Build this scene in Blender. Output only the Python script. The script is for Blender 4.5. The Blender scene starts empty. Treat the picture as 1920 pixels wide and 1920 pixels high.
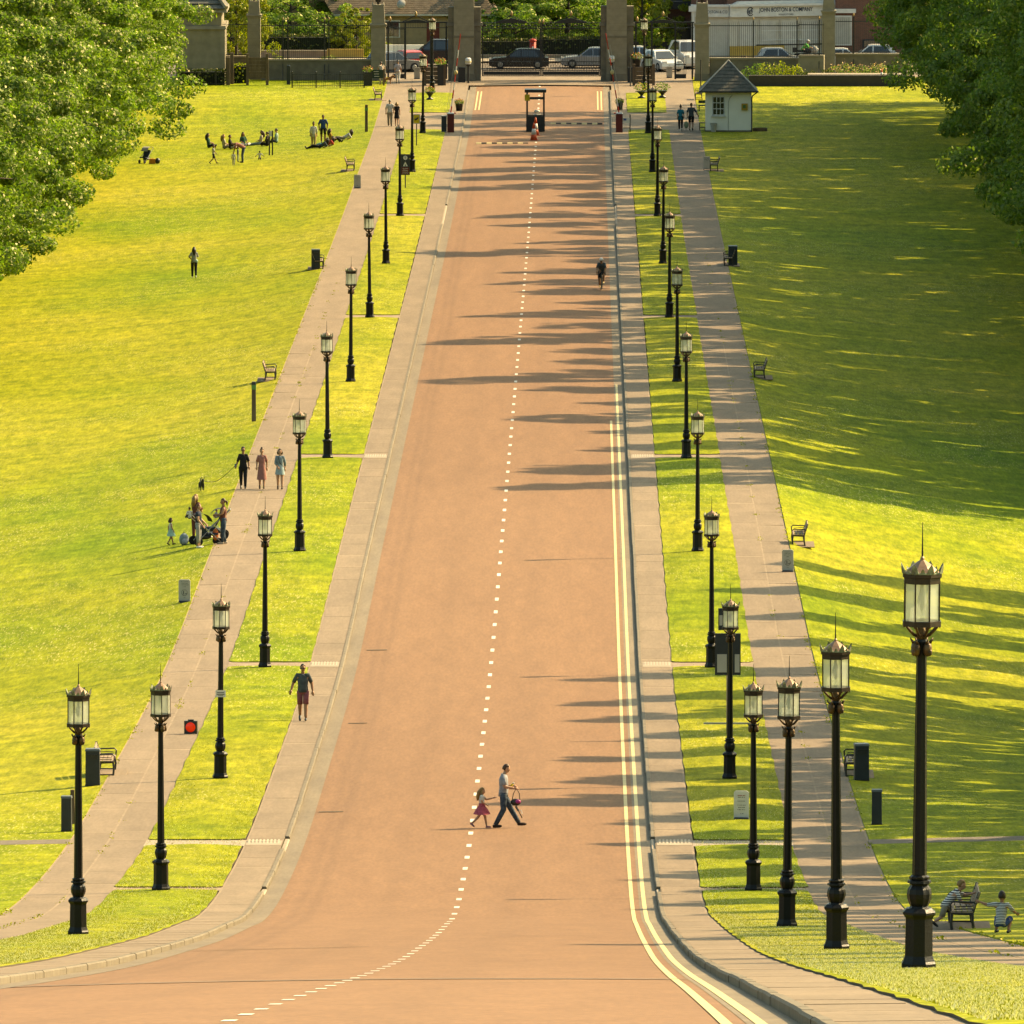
import bpy, bmesh, math, random
import numpy as np
from mathutils import Vector, Matrix

# ------------------------------------------------------------------ camera, sky, sun, exposure
SC = bpy.context.scene
COL = SC.collection
R = math.radians
FPX, VPX, HORZ = 25800.0, 1094.0, -1450.0          # focal length, avenue vanishing column and horizon row of a 1920 px frame
CAMZ = 62.0
PITCH, YAW = math.atan((960 - HORZ) / FPX), math.atan((VPX - 960) / FPX)
cam_d = bpy.data.cameras.new('camera'); cam = bpy.data.objects.new('camera', cam_d); COL.objects.link(cam)
cam_d.sensor_width = 36; cam_d.lens = 36 * FPX / 1920; cam_d.clip_start = 1; cam_d.clip_end = 5000
cam.location = (3.1, 0, CAMZ); cam.rotation_euler = (math.pi / 2 - PITCH, 0, YAW)
SC.camera = cam

SUN_EL, SUN_TO = R(36), R(29)                      # height of the sun; its bearing, turned from +X (right) towards +Y (beyond the gate)
world = bpy.data.worlds.new('World'); SC.world = world; world.use_nodes = True
nt = world.node_tree
sky = nt.nodes.new('ShaderNodeTexSky'); sky.sky_type = 'NISHITA'; sky.sun_disc = False
sky.sun_elevation = SUN_EL; sky.sun_rotation = R(90) - SUN_TO; sky.dust_density = 3.0; sky.ozone_density = 1.0; sky.air_density = 1.0
bg = nt.nodes['Background']; bg.inputs['Strength'].default_value = 0.132
nt.links.new(sky.outputs[0], bg.inputs[0])
sun_d = bpy.data.lights.new('sun', 'SUN'); sun = bpy.data.objects.new('sun', sun_d); COL.objects.link(sun)
sun_d.energy = 5.0; sun_d.angle = R(0.55); sun_d.color = (1.0, 0.73, 0.56)
sd = Vector((math.cos(SUN_EL) * math.cos(SUN_TO), math.cos(SUN_EL) * math.sin(SUN_TO), math.sin(SUN_EL)))
sun.rotation_euler = sd.to_track_quat('Z', 'Y').to_euler(); sun.location = (60, 500, 90)
vs = SC.view_settings
vs.view_transform = 'Standard'; vs.look = 'None'; vs.gamma = 1; vs.use_curve_mapping = False
vs.exposure = 1.44
vs.use_white_balance = True; vs.white_balance_temperature = 8600; vs.white_balance_tint = -12
SC.render.engine = 'CYCLES'
SC.cycles.use_denoising = True; SC.cycles.max_bounces = 6; SC.cycles.transparent_max_bounces = 12
SC.cycles.use_adaptive_sampling = True; SC.cycles.adaptive_threshold = 0.02
rnd = random.Random(7)

# ------------------------------------------------------------------ helpers
def lin(h):
    """'#rrggbb' to linear"""
    return tuple(((c / 12.92) if c <= .04045 else ((c + .055) / 1.055) ** 2.4) for c in (int(h[i:i + 2], 16) / 255 for i in (1, 3, 5)))

MATS = {}
def M(name, c, c2=None, scale=6.0, rough=.8, metal=0., bump=0., bscale=None, stretch=(1, 1, 1), spec=.3, detail=4, rand=0.):
    if name in MATS: return MATS[name]
    m = bpy.data.materials.new(name); m.use_nodes = True; MATS[name] = m
    t = m.node_tree; b = t.nodes['Principled BSDF']
    b.inputs['Roughness'].default_value = rough; b.inputs['Metallic'].default_value = metal
    b.inputs['Specular IOR Level'].default_value = spec
    c2 = c2 or tuple(x * .78 for x in c)
    c, c2 = tuple(x * .78 for x in c), tuple(x * .78 for x in c2)
    tc = t.nodes.new('ShaderNodeTexCoord'); mp = t.nodes.new('ShaderNodeMapping'); mp.inputs['Scale'].default_value = stretch
    t.links.new(tc.outputs['Object'], mp.inputs[0])
    n = t.nodes.new('ShaderNodeTexNoise'); n.inputs['Scale'].default_value = scale; n.inputs['Detail'].default_value = detail
    t.links.new(mp.outputs[0], n.inputs['Vector'])
    r = t.nodes.new('ShaderNodeValToRGB'); r.color_ramp.elements[0].position = .32; r.color_ramp.elements[1].position = .68
    r.color_ramp.elements[0].color = (*c2, 1); r.color_ramp.elements[1].color = (*c, 1)
    t.links.new(n.outputs['Fac'], r.inputs[0])
    out = r.outputs[0]
    if rand:
        oi = t.nodes.new('ShaderNodeObjectInfo'); h = t.nodes.new('ShaderNodeHueSaturation')
        mm = t.nodes.new('ShaderNodeMapRange'); mm.inputs['To Min'].default_value = 1 - rand; mm.inputs['To Max'].default_value = 1 + rand
        t.links.new(oi.outputs['Random'], mm.inputs['Value']); t.links.new(mm.outputs[0], h.inputs['Value']); t.links.new(out, h.inputs['Color'])
        out = h.outputs[0]
    t.links.new(out, b.inputs['Base Color'])
    if bump:
        n2 = t.nodes.new('ShaderNodeTexNoise'); n2.inputs['Scale'].default_value = bscale or scale * 4; n2.inputs['Detail'].default_value = 3
        t.links.new(mp.outputs[0], n2.inputs['Vector'])
        bp = t.nodes.new('ShaderNodeBump'); bp.inputs['Strength'].default_value = bump; bp.inputs['Distance'].default_value = .02
        t.links.new(n2.outputs['Fac'], bp.inputs['Height']); t.links.new(bp.outputs[0], b.inputs['Normal'])
    return m

class MB:
    """collects shapes and links them as one mesh object"""
    def __init__(s): s.v = []; s.f = []; s.m = []
    def add(s, vs_, fs, mi=0):
        o = len(s.v); s.v += [tuple(p) for p in vs_]; s.f += [tuple(i + o for i in q) for q in fs]; s.m += [mi] * len(fs); return s
    def box(s, c, d, mi=0, rz=0, top=1.0):
        x, y, z = (q / 2 for q in d); k = top
        P = [(-x, -y, -z), (x, -y, -z), (x, y, -z), (-x, y, -z), (-x * k, -y * k, z), (x * k, -y * k, z), (x * k, y * k, z), (-x * k, y * k, z)]
        cr, sr = math.cos(rz), math.sin(rz)
        return s.add([(c[0] + a * cr - b * sr, c[1] + a * sr + b * cr, c[2] + e) for a, b, e in P],
                     [(3, 2, 1, 0), (4, 5, 6, 7), (0, 1, 5, 4), (1, 2, 6, 5), (2, 3, 7, 6), (3, 0, 4, 7)], mi)
    def tube(s, pts, rads, n=8, mi=0, squash=None, cap=True):
        pts = [Vector(p) for p in pts]
        if not hasattr(rads, '__len__'): rads = [rads] * len(pts)
        o = len(s.v); up = None
        for i, p in enumerate(pts):
            d = (pts[min(i + 1, len(pts) - 1)] - pts[max(i - 1, 0)]).normalized()
            a = d.orthogonal().normalized() if up is None else (up - up.dot(d) * d)
            a = a.normalized() if a.length > 1e-6 else d.orthogonal().normalized()
            up = a; b = d.cross(a)
            for k in range(n):
                w = 2 * math.pi * k / n
                s.v.append(tuple(p + rads[i] * (math.cos(w) * a + math.sin(w) * b)))
        for i in range(len(pts) - 1):
            for k in range(n):
                s.f.append((o + i * n + k, o + i * n + (k + 1) % n, o + (i + 1) * n + (k + 1) % n, o + (i + 1) * n + k)); s.m.append(mi)
        if cap:
            s.f.append(tuple(o + k for k in reversed(range(n)))); s.m.append(mi)
            e = o + (len(pts) - 1) * n; s.f.append(tuple(e + k for k in range(n))); s.m.append(mi)
        return s
    def lathe(s, prof, n=12, c=(0, 0, 0), rot=0., mi=0, flute=0., cap=True, sx=1., sy=1.):
        o = len(s.v)
        for r, z in prof:
            for k in range(n):
                w = 2 * math.pi * k / n + rot; q = r * (1 - flute * (k % 2))
                s.v.append((c[0] + q * math.cos(w) * sx, c[1] + q * math.sin(w) * sy, c[2] + z))
        for i in range(len(prof) - 1):
            for k in range(n):
                s.f.append((o + i * n + k, o + i * n + (k + 1) % n, o + (i + 1) * n + (k + 1) % n, o + (i + 1) * n + k)); s.m.append(mi)
        if cap:
            s.f.append(tuple(o + k for k in reversed(range(n)))); s.m.append(mi)
            e = o + (len(prof) - 1) * n; s.f.append(tuple(e + k for k in range(n))); s.m.append(mi)
        return s
    def ball(s, c, r, n=10, m=7, mi=0, squeeze=None):
        rx, ry, rz = r if hasattr(r, '__len__') else (r, r, r)
        o = len(s.v); vs_ = [(c[0], c[1], c[2] - rz)]
        for i in range(1, m):
            t = -math.pi / 2 + math.pi * i / m
            for k in range(n):
                w = 2 * math.pi * k / n
                vs_.append((c[0] + rx * math.cos(t) * math.cos(w), c[1] + ry * math.cos(t) * math.sin(w), c[2] + rz * math.sin(t)))
        vs_.append((c[0], c[1], c[2] + rz)); e = len(vs_) - 1; fs = []
        for k in range(n):
            fs.append((0, 1 + (k + 1) % n, 1 + k)); fs.append((e, e - n + k, e - n + (k + 1) % n))
        for i in range(m - 2):
            for k in range(n):
                a = 1 + i * n; fs.append((a + k, a + (k + 1) % n, a + n + (k + 1) % n, a + n + k))
        return s.add(vs_, fs, mi)
    def prism(s, poly, axis, a, b, mi=0):
        """poly in the plane across axis ('x': (y,z), 'y': (x,z), 'z': (x,y)), extruded from a to b"""
        mk = {'x': lambda p, t: (t, p[0], p[1]), 'y': lambda p, t: (p[0], t, p[1]), 'z': lambda p, t: (p[0], p[1], t)}[axis]
        n = len(poly)
        return s.add([mk(p, a) for p in poly] + [mk(p, b) for p in poly],
                     [tuple(reversed(range(n))), tuple(range(n, 2 * n))] + [(i, (i + 1) % n, n + (i + 1) % n, n + i) for i in range(n)], mi)
    def mesh(s, name, mats, smooth=False):
        me = bpy.data.meshes.new(name); me.from_pydata(s.v, [], s.f)
        for m in (mats if isinstance(mats, (list, tuple)) else [mats]): me.materials.append(m)
        if any(s.m): me.polygons.foreach_set('material_index', s.m)
        bm = bmesh.new(); bm.from_mesh(me); bmesh.ops.recalc_face_normals(bm, faces=bm.faces); bm.to_mesh(me); bm.free()
        if smooth: me.polygons.foreach_set('use_smooth', [True] * len(me.polygons))
        return me
    def obj(s, name, mats, parent=None, smooth=False, loc=(0, 0, 0), rz=0.):
        o = bpy.data.objects.new(name, s.mesh(name, mats, smooth)); COL.objects.link(o)
        o.location = loc; o.rotation_euler = (0, 0, rz)
        if parent: o.parent = parent
        return o

def tag(o, label=None, cat=None, group=None, kind=None):
    for k, v in (('label', label), ('category', cat), ('group', group), ('kind', kind)):
        if v: o[k] = v
    return o
def T(name, label, cat, loc=(0, 0, 0), rz=0., group=None):
    o = bpy.data.objects.new(name, None); COL.objects.link(o); o.location = loc; o.rotation_euler = (0, 0, rz); o.empty_display_size = .3
    return tag(o, label, cat, group)
KIDS = {}
def dup(o, loc=None, rz=None, label=None, parent=None, scale=None, group=None):
    c = o.copy(); COL.objects.link(c)
    if parent: c.parent = parent
    if loc is not None: c.location = loc
    if rz is not None: c.rotation_euler = (0, 0, rz)
    if label: c['label'] = label
    if group: c['group'] = group
    if scale is not None: c.scale = scale if hasattr(scale, '__len__') else (scale,) * 3
    if o.name not in KIDS: KIDS[o.name] = [x for x in bpy.data.objects if x.parent == o]
    for k in KIDS[o.name]: dup(k, parent=c)
    return c
def npmesh(name, V, F, mat, attr=None):
    """V (n,3), F (m,k) -> mesh"""
    me = bpy.data.meshes.new(name); n, k = F.shape
    me.vertices.add(len(V)); me.vertices.foreach_set('co', V.astype(np.float32).ravel())
    me.loops.add(n * k); me.loops.foreach_set('vertex_index', F.astype(np.int32).ravel())
    me.polygons.add(n); me.polygons.foreach_set('loop_start', np.arange(0, n * k, k, dtype=np.int32)); me.polygons.foreach_set('loop_total', np.full(n, k, dtype=np.int32))
    if mat: me.materials.append(mat)
    me.update(calc_edges=True); me.validate()
    return me

# ------------------------------------------------------------------ the lie of the land
PROF = [(-200, 78), (-60, 67.2), (0, 60.5), (60, 53.5), (110, 47.46), (127, 45.4), (160, 41.38), (195, 37.1), (231.6, 32.68), (260, 29.34), (288.2, 26.06), (312, 23.36), (327, 21.68), (344.8, 20.05), (372, 18.1), (401.4, 16.5), (458, 13.85), (514.6, 12.3),
        (571.2, 10.75), (627.8, 9.2), (684.4, 7.66), (741, 6.1), (797.6, 4.62), (854.2, 3.3), (910.8, 2.0), (970, 1.1), (988, 1.0), (1003, .85), (1060, .75), (1500, .7)]
def interp(tab, y):
    if y <= tab[0][0]: return tab[0][1]
    if y >= tab[-1][0]: return tab[-1][1]
    i = 0
    while tab[i + 1][0] < y: i += 1
    return i
def prof(y):
    y = min(max(y, PROF[0][0] + .01), PROF[-1][0] - .01); i = interp(PROF, y)
    (x0, a), (x1, b) = PROF[i], PROF[i + 1]
    h = x1 - x0; t = (y - x0) / h
    m0 = (b - PROF[i - 1][1]) / (x1 - PROF[i - 1][0]) if i else (b - a) / h
    m1 = (PROF[i + 2][1] - a) / (PROF[i + 2][0] - x0) if i + 2 < len(PROF) else (b - a) / h
    return (2 * t**3 - 3 * t**2 + 1) * a + (t**3 - 2 * t**2 + t) * h * m0 + (-2 * t**3 + 3 * t**2) * b + (t**3 - t**2) * h * m1
def lerp(tab, y):
    i = interp(tab, y)
    if y <= tab[0][0] or y >= tab[-1][0]: return i
    (x0, a), (x1, b) = tab[i], tab[i + 1]; t = (y - x0) / (x1 - x0); t = t * t * (3 - 2 * t); return a + (b - a) * t
SLR = [(150, .03), (340, -.02), (374, -.03), (405, .08), (456, .2), (513, .27), (570, .25), (650, .2), (740, .12), (830, .05), (940, .0)]
SLL = [(150, .03), (340, .02), (374, .02), (405, .1), (456, .19), (513, .2), (650, .2), (750, .17), (850, .14), (920, .06), (960, 0)]
RW, GUT, KB, FW, VG0, VG1, PT1 = 4.5, 4.95, 5.07, 6.1, 6.12, 8.8, 10.9      # half widths: road, channel, kerb, footway, verge, path
def base(x, y):
    z = prof(y)
    a = abs(x)
    if a > PT1:
        s = lerp(SLR if x > 0 else SLL, y); L = 13.0
        z -= s * L * (1 - math.exp(-(a - PT1) / L))
    elif a < RW: z += .05 * (1 - (a / RW) ** 2)
    if y < 345: z += max(-30, min(30, x)) * (.012 if y < 288 else .012 * (345 - y) / 57)
    return z
GATEY = 984.0
def surf(x, y):
    a = abs(x)
    if y > GATEY - 9: return base(x, y) + (.1 if y < 994 else 0)
    return base(x, y) + (0 if a < GUT else .1 if a < FW else .15 if a < VG1 else .1 if a < PT1 else .12)
_fw = Vector((-math.sin(YAW) * math.cos(PITCH), math.cos(YAW) * math.cos(PITCH), -math.sin(PITCH)))
_rt = Vector((math.cos(YAW), math.sin(YAW), 0)); _up = _rt.cross(_fw)
def ray(px, py): return _fw + _rt * ((px - 960) / FPX) + _up * (-(py - 960) / FPX)
def gp(px, py):
    """where the sight line of a photo pixel meets the ground"""
    d = ray(px, py); d = d / d.y; y = 60.0
    h = lambda y: CAMZ + d.z * y - surf(3.1 + d.x * y, y)
    while y < 1300 and h(y) > 0: y += 2
    a, b = y - 2, y
    for _ in range(25):
        m = (a + b) / 2
        if h(m) > 0: a = m
        else: b = m
    return Vector((3.1 + d.x * b, b, surf(3.1 + d.x * b, b)))
def at(px, py, y):
    """the point of a sight line at distance y"""
    d = ray(px, py); d = d / d.y; return Vector((3.1 + d.x * y, y, CAMZ + d.z * y))
def onpx(px, y):
    d = ray(px, 300); d = d / d.y; x = 3.1 + d.x * y; return Vector((x, y, surf(x, y)))
# ------------------------------------------------------------------ ground materials
def grass_mat(name, far=False):
    m = bpy.data.materials.new(name); m.use_nodes = True; t = m.node_tree; b = t.nodes['Principled BSDF']
    b.inputs['Roughness'].default_value = .85; b.inputs['Specular IOR Level'].default_value = .04
    tc = t.nodes.new('ShaderNodeTexCoord')
    def noise(scale, st=(1, 1, 1), det=3, rot=0):
        mp = t.nodes.new('ShaderNodeMapping'); mp.inputs['Scale'].default_value = st; mp.inputs['Rotation'].default_value = (0, 0, rot)
        t.links.new(tc.outputs['Object'], mp.inputs[0])
        n = t.nodes.new('ShaderNodeTexNoise'); n.inputs['Scale'].default_value = scale; n.inputs['Detail'].default_value = det; n.inputs['Roughness'].default_value = .6
        t.links.new(mp.outputs[0], n.inputs['Vector']); return n.outputs['Fac']
    def ramp(f, stops):
        r = t.nodes.new('ShaderNodeValToRGB'); e = r.color_ramp.elements
        while len(e) > len(stops): e.remove(e[-1])
        while len(e) < len(stops): e.new(1)
        for k, (p, c) in enumerate(stops): e[k].position = p; e[k].color = (*c, 1)
        t.links.new(f, r.inputs[0]); return r.outputs[0]
    def mix(f, a, c, mode='MIX'):
        x = t.nodes.new('ShaderNodeMix'); x.data_type = 'RGBA'; x.blend_type = mode
        for inp, val in ((x.inputs['Factor'], f), (x.inputs[6], a), (x.inputs[7], c)):
            if hasattr(val, 'is_output'): t.links.new(val, inp)
            else: inp.default_value = val if not hasattr(val, '__len__') else (*val, 1)
        return x.outputs[2]
    big = ramp(noise(.045, (1, .35, 1), 4), [(.3, GR[0]), (.5, GR[1]), (.72, GR[2])])
    fine = ramp(noise(1.8, (1, .2, 1), 5), [(.3, (.62, .68, .6)), (.7, (1.25, 1.2, 1.25))])
    col = mix(1.0, big, fine, 'MULTIPLY')
    tiny = ramp(noise(9.0, (1, .07, 1), 3), [(.3, (.72, .76, .64)), (.7, (1.25, 1.22, 1.3))])
    col = mix(.85, col, tiny, 'MULTIPLY')
    mow = ramp(noise(.55, (.22, 1, 1), 2, R(-38)), [(.35, (.82, .87, .8)), (.65, (1.12, 1.1, 1.0))])
    col = mix(.9, col, mow, 'MULTIPLY')
    # clover and daisies in drifts
    patch = ramp(noise(.11, (1, .4, 1), 4), [(.42, (0, 0, 0)), (.66, (1, 1, 1))])
    sp = ramp(noise(15, (1, .07, 1), 2), [(.57, (0, 0, 0)), (.66, (1, 1, 1))])
    f = mix(1.0, patch, sp, 'MULTIPLY')
    sc = t.nodes.new('ShaderNodeMath'); sc.operation = 'MULTIPLY'; sc.inputs[1].default_value = .48; t.links.new(f, sc.inputs[0])
    col = mix(sc.outputs[0], col, (.52, .45, .2))
    t.links.new(col, b.inputs['Base Color'])
    bp = t.nodes.new('ShaderNodeBump'); bp.inputs['Strength'].default_value = .55; bp.inputs['Distance'].default_value = .05
    t.links.new(noise(7, (1, .5, 1), 3), bp.inputs['Height']); t.links.new(bp.outputs[0], b.inputs['Normal'])
    return m
GR = [(.112, .165, .008), (.2, .208, .014), (.268, .238, .028)]
GRASS = grass_mat('lawn_grass')
SOIL = M('verge_soil', (.1, .072, .042), (.05, .038, .022), 9, .95)
ROAD = M('red_road_chippings', (.222, .118, .058), (.208, .109, .053), 1.1, .9, bump=.25, bscale=60, stretch=(1, .06, 1), detail=6)
# fine chippings and tyre-polished strips in the road
def road_detail(m, fine=12, amt=.13):
    t = m.node_tree; b = t.nodes['Principled BSDF']; src = b.inputs['Base Color'].links[0].from_socket
    tc = t.nodes.new('ShaderNodeTexCoord'); mp = t.nodes.new('ShaderNodeMapping'); mp.inputs['Scale'].default_value = (1, .08, 1)
    t.links.new(tc.outputs['Object'], mp.inputs[0])
    for sc, lo, hi in ((fine, 1 - amt, 1 + amt), (2.2, .93, 1.06), (.12, .965, 1.03)):
        n = t.nodes.new('ShaderNodeTexNoise'); n.inputs['Scale'].default_value = sc; n.inputs['Detail'].default_value = 3; t.links.new(mp.outputs[0], n.inputs['Vector'])
        r = t.nodes.new('ShaderNodeMapRange'); r.inputs['From Min'].default_value = .3; r.inputs['From Max'].default_value = .7
        r.inputs['To Min'].default_value = lo; r.inputs['To Max'].default_value = hi; t.links.new(n.outputs['Fac'], r.inputs['Value'])
        x = t.nodes.new('ShaderNodeVectorMath'); x.operation = 'SCALE'; t.links.new(src, x.inputs[0]); t.links.new(r.outputs[0], x.inputs['Scale']); src = x.outputs[0]
    t.links.new(src, b.inputs['Base Color'])
road_detail(ROAD)
def wheel_tracks(m):
    """worn longitudinal strips where tyres run"""
    t = m.node_tree; b = t.nodes['Principled BSDF']; src = b.inputs['Base Color'].links[0].from_socket
    tc = t.nodes.new('ShaderNodeTexCoord'); sx = t.nodes.new('ShaderNodeSeparateXYZ'); t.links.new(tc.outputs['Object'], sx.inputs[0])
    n = t.nodes.new('ShaderNodeTexNoise'); n.inputs['Scale'].default_value = .35; mp = t.nodes.new('ShaderNodeMapping'); mp.inputs['Scale'].default_value = (2, .12, 1); t.links.new(tc.outputs['Object'], mp.inputs[0]); t.links.new(mp.outputs[0], n.inputs['Vector'])
    a = t.nodes.new('ShaderNodeMath'); a.operation = 'MULTIPLY_ADD'; a.inputs[1].default_value = .25; t.links.new(n.outputs['Fac'], a.inputs[0]); t.links.new(sx.outputs[0], a.inputs[2])
    mr = t.nodes.new('ShaderNodeMapRange'); mr.inputs['From Min'].default_value = -4.5; mr.inputs['From Max'].default_value = 4.5; t.links.new(a.outputs[0], mr.inputs['Value'])
    r = t.nodes.new('ShaderNodeValToRGB'); e = r.color_ramp.elements; st = [(0, .9), (.05, 1), (.075, .88), (.095, .97), (.115, .87), (.14, 1), (.26, 1.02), (.32, .96), (.4, 1.02), (.58, 1.0), (.66, .96), (.76, 1.02), (.95, .97)]
    while len(e) < len(st): e.new(1)
    for k, (p_, v) in enumerate(st): e[k].position = p_; e[k].color = (v, v, v, 1)
    t.links.new(mr.outputs[0], r.inputs[0])
    x = t.nodes.new('ShaderNodeMix'); x.data_type = 'RGBA'; x.blend_type = 'MULTIPLY'; x.inputs['Factor'].default_value = 1; t.links.new(src, x.inputs[6]); t.links.new(r.outputs[0], x.inputs[7]); t.links.new(x.outputs[2], b.inputs['Base Color'])
wheel_tracks(ROAD)
CHAN = M('grey_channel', (.21, .165, .11), (.165, .13, .09), 1.2, .9, stretch=(1, .1, 1), bump=.2, bscale=30); road_detail(CHAN, 12, .1)
PAVE = M('path_asphalt', (.236, .174, .115), (.195, .144, .095), .8, .92, stretch=(1, .3, 1), bump=.2, bscale=40, rand=.06); road_detail(PAVE, 12, .1)
JOINT = M('path_joint', (.30, .225, .15), (.24, .18, .12), 2, .95); road_detail(JOINT, 12, .08)
KERB = M('granite_kerb', (.19, .155, .105), (.14, .115, .08), 2.5, .85, bump=.2, rand=.08)
KERBL = M('pale_rib', (.46, .39, .29), (.4, .33, .25), 3, .8)
CONC = M('pale_concrete', (.36, .3, .22), (.3, .245, .18), 2, .85, rand=.05)
WHITE = M('white_paint', (.78, .74, .64), (.5, .44, .36), 3.5, .7, rand=.12)
YELLOW = M('yellow_paint', (.66, .53, .26), (.52, .42, .2), 3, .7)
TAR = M('grey_tarmac', (.17, .135, .1), (.14, .11, .085), 1.5, .92); road_detail(TAR, 14, .12)

def yrange(a, b, step):
    n = max(1, round((b - a) / step)); return [a + (b - a) * i / n for i in range(n + 1)]
YS = sorted(set(yrange(-180, 80, 20) + yrange(80, 1000, 4) + yrange(1000, 1500, 25)))
def strip(name, xs, y0, y1, dz, mats, parent=None, step=4, kind='structure', mi=None):
    """a sheet that follows the land between the given x columns; dz(x) above it"""
    mb = MB(); ys = yrange(y0, y1, step)
    V = [(x, y, base(x, y) + (dz(i) if callable(dz) else dz)) for y in ys for i, x in enumerate(xs)]
    n = len(xs); F = [(j * n + i, j * n + i + 1, (j + 1) * n + i + 1, (j + 1) * n + i) for j in range(len(ys) - 1) for i in range(n - 1)]
    mb.add(V, F); mb.m = [(mi[k % (n - 1)] if mi else 0) for k in range(len(F))]
    o = mb.obj(name, mats, parent, smooth=False)
    if not parent: o['kind'] = kind
    return o

# one sheet of ground, lawns included
gx = sorted(set([-400, -250, -150, -100, -75] + yrange(-60, -12, 2) + [-PT1 - .5, -PT1 - .02, -PT1, -6, 0, 6, PT1, PT1 + .02, PT1 + .5] + yrange(12, 60, 2) + [75, 100, 150, 250, 400]))
mb = MB(); n = len(gx)
def gz(x, y):
    if y > GATEY + 6: return base(x, y) - .02
    return base(x, y) + (-.25 if abs(x) <= PT1 + .001 and y > 0 else .12)
mb.add([(x, y, gz(x, y)) for y in YS for x in gx], [(j * n + i, j * n + i + 1, (j + 1) * n + i + 1, (j + 1) * n + i) for j in range(len(YS) - 1) for i in range(n - 1)])
g = mb.obj('ground', [GRASS], smooth=False); g['kind'] = 'structure'

road = strip('road', yrange(-RW, RW, 1.5), -20, GATEY + 7, 0, [ROAD]); road['label'] = 'wide red chipping avenue running down to the gates'
for sgn in (-1, 1):
    strip('road_channel', [sgn * RW, sgn * (RW + .22), sgn * GUT], -20, GATEY - 6, .003, [CHAN])
# kerbs: a granite stone every two metres near, longer runs beyond
LAMPY = [175 + 56.6 * k for k in range(15)]
CROSS = [(372, 2.8), (346.8, 1.7), (460.0, 2.2), (573.2, 2.4), (686.4, 2.6), (799.6, 2.8)]          # cross paths through the verges (y, width)
for sgn in (-1, 1):
    k = tag(T('kerb', None, None), 'low granite kerb along the %s edge of the red road' % ('left' if sgn < 0 else 'right'), kind='structure')
    y = 96.0; L = 3.0
    while y < GATEY - 14:
        L = 3.0 if y < 440 else 6.0 if y < 640 else 24.0
        y1 = min(y + L, GATEY - 12)
        low = any(abs((y + y1) / 2 - c) < w / 2 + .8 for c, w in CROSS)
        h = .045 if low else .115
        mb = MB(); j = rnd.uniform(-.008, .008); a, b = sgn * GUT + j, sgn * KB + j
        lo_, hi_ = min(a, b), max(a, b); bev = .025
        P = []
        for yy in [y + .012] + ([y + L / 2] if L > 8 else []) + [y1 - .012]:
            for (x, z) in ((a, -.1), (a, h - bev), (a + sgn * bev, h), (b, h), (b, -.1)): P.append((x, yy, base(a, yy) + z + j * .4))
        rows = len(P) // 5; F = [(r_ * 5 + i, r_ * 5 + i + 1, (r_ + 1) * 5 + i + 1, (r_ + 1) * 5 + i) for r_ in range(rows - 1) for i in range(4)]
        F += [(0, 1, 2, 3, 4), tuple((rows - 1) * 5 + i for i in (4, 3, 2, 1, 0))]
        mb.add(P, F); mb.obj('kerbstone', [CONC if low else KERB], k)
        y = y1
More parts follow.
